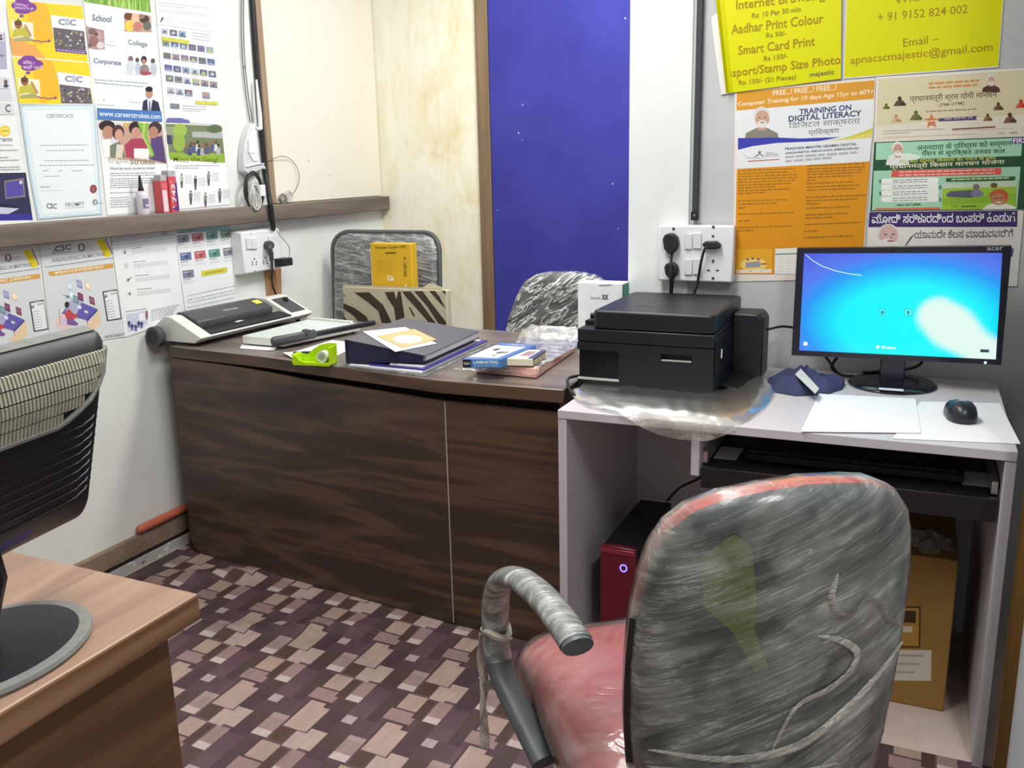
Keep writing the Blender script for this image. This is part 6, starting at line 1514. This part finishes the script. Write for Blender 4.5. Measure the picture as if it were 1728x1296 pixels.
# navy cloth heap with a white card on it
m_navycloth = plain('navy_cloth', (62,66,98), 0.85, 0.15, var=0.18, scale=25, bmp=0.3)
cO = Vector((-0.262, 2.520, DT+0.0008))
def cloth(u, v):
    a = 2*pi*u; r = v
    rx = 0.094*(1+0.10*sin(3*a+.6)+0.06*sin(5*a)); ry = 0.125*(1+0.09*sin(2*a+1)+0.05*sin(7*a))
    x, y = rx*r*cos(a), ry*r*sin(a)
    if x > 0.04: x = min(0.104, 0.04+(x-0.04)*1.25)
    h = 0.050*max(0.0, 1-r**2.2)**0.75
    f = 0.62+0.26*sin(46*x+30*y+2*sin(22*y))+0.14*sin(80*y-34*x)
    return (x, y, 0.001+h*f+0.004*(1-r)*sin(7*a)+(0.004 if 0.75 < r < 0.97 else 0)*(0.5+0.5*sin(9*a)))
cl_ = MB().surf(cloth, 72, 22, m_navycloth).build('cloth', loc=cO, smooth=True, autos=80)
tag(cl_, 'crumpled navy blue cloth between the printer and the monitor', 'cloth')
cq = [on_z(u, v, DT+0.040) for u, v in (z360(292,815), z360(405,895), z360(382,925), z360(258,850))]
co = sum(cq, Vector())/4
cdn = MB(); cdn.add([p-co+Vector((0,0,-0.012 if i in (1,2) else 0.006)) for i, p in enumerate(cq)]+[p-co+Vector((0,0,-0.0105 if i in (1,2) else 0.0075)) for i, p in enumerate(cq)], [(3,2,1,0),(4,5,6,7),(0,1,5,4),(1,2,6,5),(2,3,7,6),(3,0,4,7)], ink((212,210,204)))
cdn = cdn.build('card', loc=co); tag(cdn, 'small white card lying on the crumpled navy cloth', 'card')

# ================================================================ under the white desk
m_maroon = plain('maroon_plastic', (104,22,36), 0.3, 0.45, var=0.06); m_cpu = plain('tower_black_steel', (30,30,32), 0.5, 0.35)
tO = Vector((-0.677, 2.38, 0.0))
tw = thing('computer_tower', 'slim black computer tower with a maroon front under the desk', 'computer', tO)
MB().box(-0.048,0.048,-0.170,0.20,0.006,0.343,m_cpu).build('tower_case', tw, bevel=0.003)
MB().prism([(-0.050,0.004),(0.050,0.004),(0.050,0.350),(0.0,0.352),(-0.050,0.350)], -0.190, -0.1705, m_maroon, axis='y').build('front_cover', tw, bevel=0.005)
MB().box(-0.048,0.048,-0.1925,-0.186,0.330,0.344,plain('maroon_highlight_strip',(156,60,74),0.25,0.5,0.4)).build('front_band', tw, bevel=0.002)  # metallic strip, its paler maroon painted as the top edge's highlight
rg = MB(); c0 = on_y(1052,959,2.187)-tO
R2 = [[(c0.x+r_*cos(2*pi*i/24), -0.1932, c0.z+r_*1.1*sin(2*pi*i/24)) for i in range(24)] for r_ in (0.0105,0.0070)]
rg.add(R2[0]+R2[1], [(i,(i+1)%24,24+(i+1)%24,24+i) for i in range(24)], plain('blue_glow_ring',(110,100,255),.4,.3,emit=3.0)); rg.build('power_ring', tw)
tag(flex([(-0.60,2.66,0.720),(-0.597,2.64,0.68),(-0.575,2.62,0.63),(-0.545,2.62,0.61),(-0.52,2.63,0.65),(-0.50,2.64,0.70)], 0.004).build('cable_loop', smooth=True), 'black cable loop hanging under the desktop above the computer tower', 'cable')
tag(flex([(-0.505,2.60,0.715),(-0.495,2.59,0.66),(-0.490,2.58,0.59),(-0.505,2.57,0.50),(-0.54,2.57,0.44),(-0.60,2.57,0.40),(-0.64,2.57,0.352)], 0.004).build('tower_cable', smooth=True), 'black cable sloping down from the tray hanger to the tower', 'cable')
tag(flex([(-0.490,2.56,0.715),(-0.475,2.55,0.65),(-0.472,2.54,0.55),(-0.478,2.54,0.44),(-0.47,2.54,0.30),(-0.50,2.54,0.12),(-0.52,2.55,0.006)], 0.004).build('tower_cable', smooth=True), 'black cable hanging straight down right of the computer tower', 'cable')
m_card = plain('brown_cardboard', (150,116,64), 0.75, 0.15, var=0.08, scale=8)
kO = Vector((0.030, 2.43, 0.0008))
kb_ = thing('cardboard_box', 'tall brown cardboard box standing under the desk behind the red chair', 'box', kO)
MB().box(-0.14,0.112,-0.15,0.17,0,0.405,m_card).build('carton', kb_, bevel=0.003)
def kq(u, v): p = on_y(u, v, 2.28); return (p.x-kO.x, -0.1506, p.z-kO.z)
kp = MB()
def kr(u0, v0, u1, v1, c, lift=0.0): kp.add([(x, y-lift, z) for x, y, z in (kq(u0,v0),kq(u1,v0+1),kq(u1-1,v1+1),kq(u0-1,v1))], [(0,1,2,3)], ink(c))
kr(1505,1022,1554,1092,(84,62,30)); kr(1508,1025,1551,1089,(172,132,64),.0003); kr(1520,1030,1546,1050,(70,52,34),.0006); kr(1524,1056,1540,1066,(206,196,170),.0006)
kp.build('printed_mark', kb_); kp = MB(); kr(1505,1096,1572,1148,(206,198,184)); 
for k in range(3): kr(1512,1104+k*14,1560-k*8,1107+k*14,(170,160,146),.0003)
kp.build('address_label', kb_)
cpO = Vector((0.075, 2.36, 0.407))
def crump(u, v):
    a = 2*pi*u; r = 0.058*(1+0.2*sin(5*a+3*v)+0.13*sin(9*a-7*v)); zz = 0.034*max(0,1-v**2)**.6*(0.7+0.3*sin(6*a+8*v))
    return (r*v*cos(a), r*v*sin(a), 0.0015+zz)
tag(MB().surf(crump, 40, 12, film('crumpled_clear_film', lo=0.15, hi=0.6, scale=(30,30,30))).build('plastic_scrap', loc=cpO, smooth=True, autos=80), 'crumpled clear plastic on top of the cardboard box', 'plastic')
# ================================================================ black monitor seen from behind, on the near desk
m_mback = plain('monitor_back_black', (17,17,26), 0.45, 0.4, var=0.1, scale=60)
m_mdusty = plain('dusty_grey_plastic', (126,126,122), 0.55, 0.3, var=0.12, scale=50)
m_vent = plain('dusty_vent_ribs', (168,168,150), 0.5, 0.35, var=0.15, scale=70)
bO2 = Vector((-1.062, 0.690, NT+0.0006))
nm = thing('monitor', 'black monitor seen from behind at the left edge, on the brown near desk', 'monitor', bO2)
E1 = Vector((-0.126, 0.992, 0)).normalized(); UPm = Vector((0.075, 0.0095, 0.278)).normalized(); UPm = (UPm-E1*UPm.dot(E1)).normalized(); NM = E1.cross(UPm).normalized()
RB = Vector((-1.100, 0.905, 0.864))                # lower far corner of the casing (front edge)
HM, WM = 0.288, 0.47
def mp(a, h, n): return RB-E1*a+UPm*h+NM*n-bO2      # a from the far end, h up, n out of the back
def ring_(inset_a, inset_b, inset_t, n, k=6, r=0.02):
    pts = rrect(inset_a, WM-inset_a, inset_b, HM-inset_t, r, k); return [mp(x, h, n) for x, h in pts]
bk_ = MB(); rs_ = [ring_(0.0,0.0,0.0,-0.020), ring_(0.0,0.0,0.0,0.0), ring_(0.004,0.004,0.004,0.008), ring_(0.030,0.030,0.020,0.030), ring_(0.07,0.06,0.05,0.042)]
nP = len(rs_[0]); vs = [p for r_ in rs_ for p in r_]
fs = [tuple(range(nP))[::-1], tuple(range(4*nP,5*nP))]+[(i*nP+j, i*nP+(j+1)%nP, (i+1)*nP+(j+1)%nP, (i+1)*nP+j) for i in range(4) for j in range(nP)]
bk_.add(vs, fs, m_mback); bk_.build('back_casing', nm, smooth=True, autos=50)
# dusty top strip
tpq = [mp(0.015,HM+0.0006,-0.018), mp(WM-0.015,HM+0.0006,-0.018), mp(WM-0.015,HM+0.0006,0.001), mp(0.015,HM+0.0006,0.001)]
MB().add(tpq+[p+UPm*0.001 for p in tpq], [(3,2,1,0),(4,5,6,7),(0,1,5,4),(1,2,6,5),(2,3,7,6),(3,0,4,7)], m_mdusty).build('top_strip', nm)
# vent: rows of ribs on the slanted upper back, cut off by a sweeping curve at the far end
def back_n(a, h):
    """height of the back surface"""
    d_ = min(a, WM-a, h, HM-h+0.010)
    if d_ < 0.004: return 0.0+0.008*d_/0.004
    if d_ < 0.030: return 0.008+0.022*(d_-0.004)/0.026
    return 0.030+0.012*min(1, (d_-0.030)/0.035)
vt = MB()
for r_ in range(5):
    h0 = HM-0.016-r_*0.0165; h1 = h0-0.0140
    for k in range(72):
        a = 0.012+k*0.0060
        lim = HM-0.012-0.085*min(1.0, ((a-0.004)/0.11))**0.55
        if h1 < lim: continue
        n0, n1 = back_n(a,h0)+0.0006, back_n(a,h1)+0.0006
        P = [mp(a,h0,n0), mp(a+0.0036,h0,n0), mp(a+0.0036,h1,n1), mp(a,h1,n1)]
        vt.add(P+[p+NM*0.004 for p in P], [(3,2,1,0),(4,5,6,7),(0,1,5,4),(1,2,6,5),(2,3,7,6),(3,0,4,7)], m_vent)
vt.build('vent_grille', nm)
lip = []
for i in range(24):
    a = 0.006+i*(WM-0.02)/23; h = HM-0.014-0.085*min(1.0, (max(0,a-0.004)/0.11))**0.55; lip.append(mp(a,h,back_n(a,h)+0.002))
MB().tube(lip, 0.0042, m_mdusty, 6).build('vent_lip', nm, smooth=True)
for r_ in range(9):
    pts = []
    for i in range(16):
        a = 0.02+i*(WM-0.06)/15; h = HM-0.115-r_*0.0135-0.010*(1-min(1,a/0.12))**2*0+0.014*math.exp(-a/0.05); pts.append(mp(a,h,back_n(a,h)+0.0004))
    MB().tube(pts, 0.0013, m_mback, 5).build('cooling_rib', nm, smooth=True)
st_ = MB(); st_.add([mp(a,h,back_n(a,h)+0.0012) for a, h in ((0.138,0.028),(0.19,0.028),(0.19,0.052),(0.138,0.052))], [(0,1,2,3)], ink((34,40,120))); st_.build('blue_sticker', nm)
# stand
nkm = MB().tube([(0.0,0.0,0.012),(0.012,-0.0,0.06),(0.035,0.005,0.12),(0.030,0.0,0.19)], [0.035,0.030,0.030,0.030], m_mback, 12, flat=0.6).build('stand_neck', nm, smooth=True)
sbm = MB().lathe([(0.98,0.0),(1.0,0.004),(0.985,0.009),(0.90,0.011)], m_mdusty, (0,0,0), 48, sx=0.118, sy=0.148).lathe([(0.90,0.0105),(0.80,0.0125),(0.30,0.020),(0.22,0.021)], m_mback, (0,0,0), 48, sx=0.118, sy=0.148).build('stand_base', nm, smooth=True)

# ================================================================ red swivel chair wrapped in plastic
m_red = plain('red_upholstery', (150,44,48), 0.45, 0.35, var=0.06, scale=14)
m_redcush = plain('red_back_cushion', (186,84,78), 0.5, 0.3, var=0.08, scale=14)
m_shell = plain('charcoal_chair_shell', (52,60,68), 0.5, 0.35, var=0.25, scale=7)
m_armg = plain('grey_black_armrest', (84,90,92), 0.4, 0.4, var=0.15)
m_film_b = film('stretch_film_back', tint=(226,230,222), lo=0.24, hi=0.62, scale=(3.0,8,24), rot=(0,0.40,0), rough=0.13, bmp=0.30, veins=0.32, vscale=(2.4,6,60), patch=7.0)
m_film_s = film('stretch_film_seat', tint=(236,226,222), lo=0.10, hi=0.36, scale=(5,3,5), rot=(0,0,0.5), rough=0.12, bmp=0.5)
m_film_a = film('stretch_film_arm', tint=(226,228,222), lo=0.20, hi=0.88, scale=(5,52,20), rot=(0.3,0,0), rough=0.12, bmp=0.7)
ch = thing('office_chair', 'red swivel office chair wrapped in clear plastic, seen from behind at the white desk', 'chair', (-0.337, 1.466, 0), radians(36.87))
# seat
sO = rrect(-0.262, 0.262, -0.275, 0.240, 0.10, 8)
def seatw(x, y, d): return (x, y, d-0.020*max(0,(y-0.10)/0.14)**2-0.012*(abs(x)/0.26)**3)
MB().pillow(sO, [(0.0,0.385),(0.90,0.385),(0.97,0.395),(1.0,0.420),(0.985,0.446),(0.93,0.462),(0.80,0.470),(0.5,0.473),(0.0,0.473)], seatw, m_red).build('seat', ch, smooth=True, autos=60)
sO2 = []
for (x0_, z0_), (x1_, z1_) in zip(sO, sO[1:]+sO[:1]):
    L_ = math.hypot(x1_-x0_, z1_-z0_); k_ = max(1, int(L_/0.03))
    for k in range(k_): sO2.append((x0_+(x1_-x0_)*k/k_, z0_+(z1_-z0_)*k/k_))
def seatf(x, y, d):
    w = 0.0035*abs(sin(30*x+22*y))*abs(sin(17*y-9*x))
    x_, y_, z_ = seatw(x*1.014, y*1.014, d); return (x_, y_, z_+w+0.003)
MB().pillow(sO2, [(0.0,0.380),(0.90,0.380),(0.97,0.390),(1.0,0.418),(0.99,0.448),(0.94,0.465),(0.80,0.473),(0.6,0.475),(0.4,0.476),(0.2,0.476),(0.0,0.476)], seatf, m_film_s).build('seat_wrap', ch, smooth=True, autos=70)
# backrest outline (x, height)
hz = [(0.30,0.165),(0.36,0.188),(0.44,0.203),(0.54,0.212),(0.64,0.214),(0.72,0.211),(0.78,0.203),(0.825,0.193),(0.862,0.176),(0.890,0.149),(0.909,0.110),(0.919,0.058)]
bo = [(h, z) for z, h in hz]+[(0.0,0.924)]+[(-h, z) for z, h in reversed(hz)]+[(0.0,0.285)]
def bw(x, z, d): return (x+0.032, -0.300+0.055*(x/0.21)**2+d-(z-0.5)*0.10+0.06*max(0,0.45-z)**1.0, z)
MB().pillow(bo, [(0.0,-0.018),(0.6,-0.018),(0.90,-0.014),(0.975,-0.006),(1.0,0.004),(1.0,0.012),(0.0,0.012)], bw, m_shell).build('back_shell', ch, smooth=True, autos=55)
bo2 = [(x*1.0, 0.30+(z-0.30)*1.006) for x, z in bo]
MB().pillow(bo2, [(0.0,0.013),(0.985,0.013),(1.0,0.024),(0.995,0.038),(0.95,0.052),(0.85,0.060),(0.5,0.064),(0.0,0.064)], bw, m_redcush).build('back_cushion', ch, smooth=True, autos=60)
# flat olive patch under the film
gl2 = MB(); olive_xz = [(-0.150,0.835),(-0.110,0.870),(-0.085,0.850),(-0.075,0.79),(-0.070,0.72),(-0.045,0.66),(-0.065,0.655),(-0.10,0.72),(-0.14,0.76)]
gl2.add([bw(x,z,-0.0190) for x, z in olive_xz], [tuple(range(len(olive_xz)))], plain('olive_patch', (128,142,14), 0.5, 0.3, var=0.2, scale=30)); gl2.build('olive_patch', ch)
for s_ in (-1, 1):
    pts = [bw(s_*h*0.985, z, 0.016) for z, h in hz[1:6]]
    MB().tube(catmull(pts,4), 0.0135, m_blackp, 8, flat=0.35, up=(1,0,0)).build('edge_trim', ch, smooth=True)
# film over the whole back: fine grid with creases
bo3 = []
for (x0_, z0_), (x1_, z1_) in zip(bo, bo[1:]+bo[:1]):
    L_ = math.hypot(x1_-x0_, z1_-z0_); k_ = max(1, int(L_/0.012))
    for k in range(k_): bo3.append((x0_+(x1_-x0_)*k/k_, z0_+(z1_-z0_)*k/k_))
def bwf(x, z, d):
    t = z-0.45*x
    w = 0.0007*sin(58*t+6*x)+0.0006*sin(121*t+1.0+9*x)+0.0005*sin(230*t-14*x)
    q = bw(x*1.012, 0.30+(z-0.30)*1.010, d)
    return (q[0], q[1]-abs(w)*(1.0 if d < 0.01 else -1.0)*1.1, q[2])
rb = [(0.0,-0.0215)]+[(0.05*k,-0.0215) for k in range(1,18)]+[(0.90,-0.0195),(0.95,-0.0155),(0.98,-0.010),(1.0,0.004),(1.004,0.024),(1.0,0.042),(0.95,0.057),(0.85,0.065),(0.5,0.069),(0.0,0.069)]
MB().pillow(bo3, rb, bwf, m_film_b).build('back_wrap', ch, smooth=True, autos=75)
# twisted creases of gathered film
m_crease = film('gathered_film', tint=(236,232,214), lo=0.72, hi=1.0, scale=(60,60,20), rough=0.25)
m_gather = film('bunched_film', tint=(232,232,222), lo=0.25, hi=0.85, scale=(16,10,120), rot=(0,0.35,0), rough=0.15, bmp=0.4, veins=0.5)
def crease(pts, r):
    P = [bw(x, z, -0.0245) for x, z in pts]
    Q = catmull(P,6); n = len(Q); return MB().tube(Q, [r*(0.3+2.6*sin(pi*(i+.2)/n)**0.7) for i in range(n)], m_gather, 8, flat=0.15, up=(0,0,1))
crease([(-0.20,0.520),(-0.12,0.512),(-0.05,0.512),(0.02,0.525),(0.09,0.565),(0.15,0.605),(0.20,0.640)], 0.0026).build('film_crease', ch, smooth=True)
crease([(-0.20,0.490),(-0.10,0.485),(0.0,0.475),(0.09,0.468)], 0.0018).build('film_crease', ch, smooth=True)
crease([(0.04,0.800),(0.035,0.760),(0.05,0.735),(0.075,0.728),(0.095,0.745),(0.12,0.735),(0.15,0.700),(0.19,0.670)], 0.0028).build('film_crease', ch, smooth=True)
crease([(0.02,0.705),(0.06,0.690),(0.095,0.660),(0.085,0.630),(0.05,0.610),(0.0,0.590),(-0.03,0.520)], 0.0024).build('film_crease', ch, smooth=True)
# armrests: open loops, the far one mirrored
arm = [(-0.242,-0.175,0.640),(-0.250,-0.110,0.652),(-0.262,-0.040,0.660),(-0.280,0.030,0.660),(-0.296,0.080,0.645),(-0.305,0.110,0.610),(-0.308,0.122,0.560),(-0.309,0.118,0.510),(-0.308,0.106,0.470),(-0.302,0.075,0.442),(-0.290,0.025,0.416),(-0.277,-0.030,0.390),(-0.268,-0.068,0.372)]
for s_ in (1, -1):
    A_ = [(x*s_, y, z) for x, y, z in arm]
    a_ = MB().tube(catmull(A_,5), 0.026, m_armg, 16, flat=0.62, up=(1,0,0)).build('armrest', ch, smooth=True, autos=70)
    MB().tube(catmull(A_[:9],5)[1:], 0.0275, m_film_a, 16, flat=0.64, up=(1,0,0), caps=False).build('arm_wrap', a_, smooth=True, autos=70)
    if s_ == 1:
        def rib(u, v):
            c = Vector((-0.330, 0.130, 0.520)).lerp(Vector((-0.336, 0.118, 0.285)), v)
            w = 0.015+0.009*sin(5*v+.5)-0.010*max(0,v-0.75)*3
            return c+Vector((0.30,0.95,0)).normalized()*(u-0.5)*2*max(0.002,w)+Vector((-1,0.2,0))*(0.006*sin(9*v+4*u)+0.004*cos(14*u))
        MB().surf(rib, 8, 24, m_crease).build('film_tail', a_, smooth=True, autos=80)
        MB().tube([Vector((-0.308,0.121,0.525))+Vector((0.022*cos(a),0.034*sin(a),0.006*sin(2*a))) for a in [2*pi*i/16 for i in range(16)]], 0.007, m_crease, 6, closed=True).build('film_knot', a_, smooth=True)
swivel_base(ch, m_blackd, -0.02)
MB().box(-0.10,0.10,-0.13,0.09,0.352,0.382,m_blackd).build('seat_plate', ch, bevel=0.004)
MB().tube([(0,-0.10,0.362),(0,-0.25,0.350),(0,-0.318,0.375),(0,-0.322,0.46)], 0.020, m_blackd, 8, flat=0.5).build('back_bracket', ch, smooth=True)
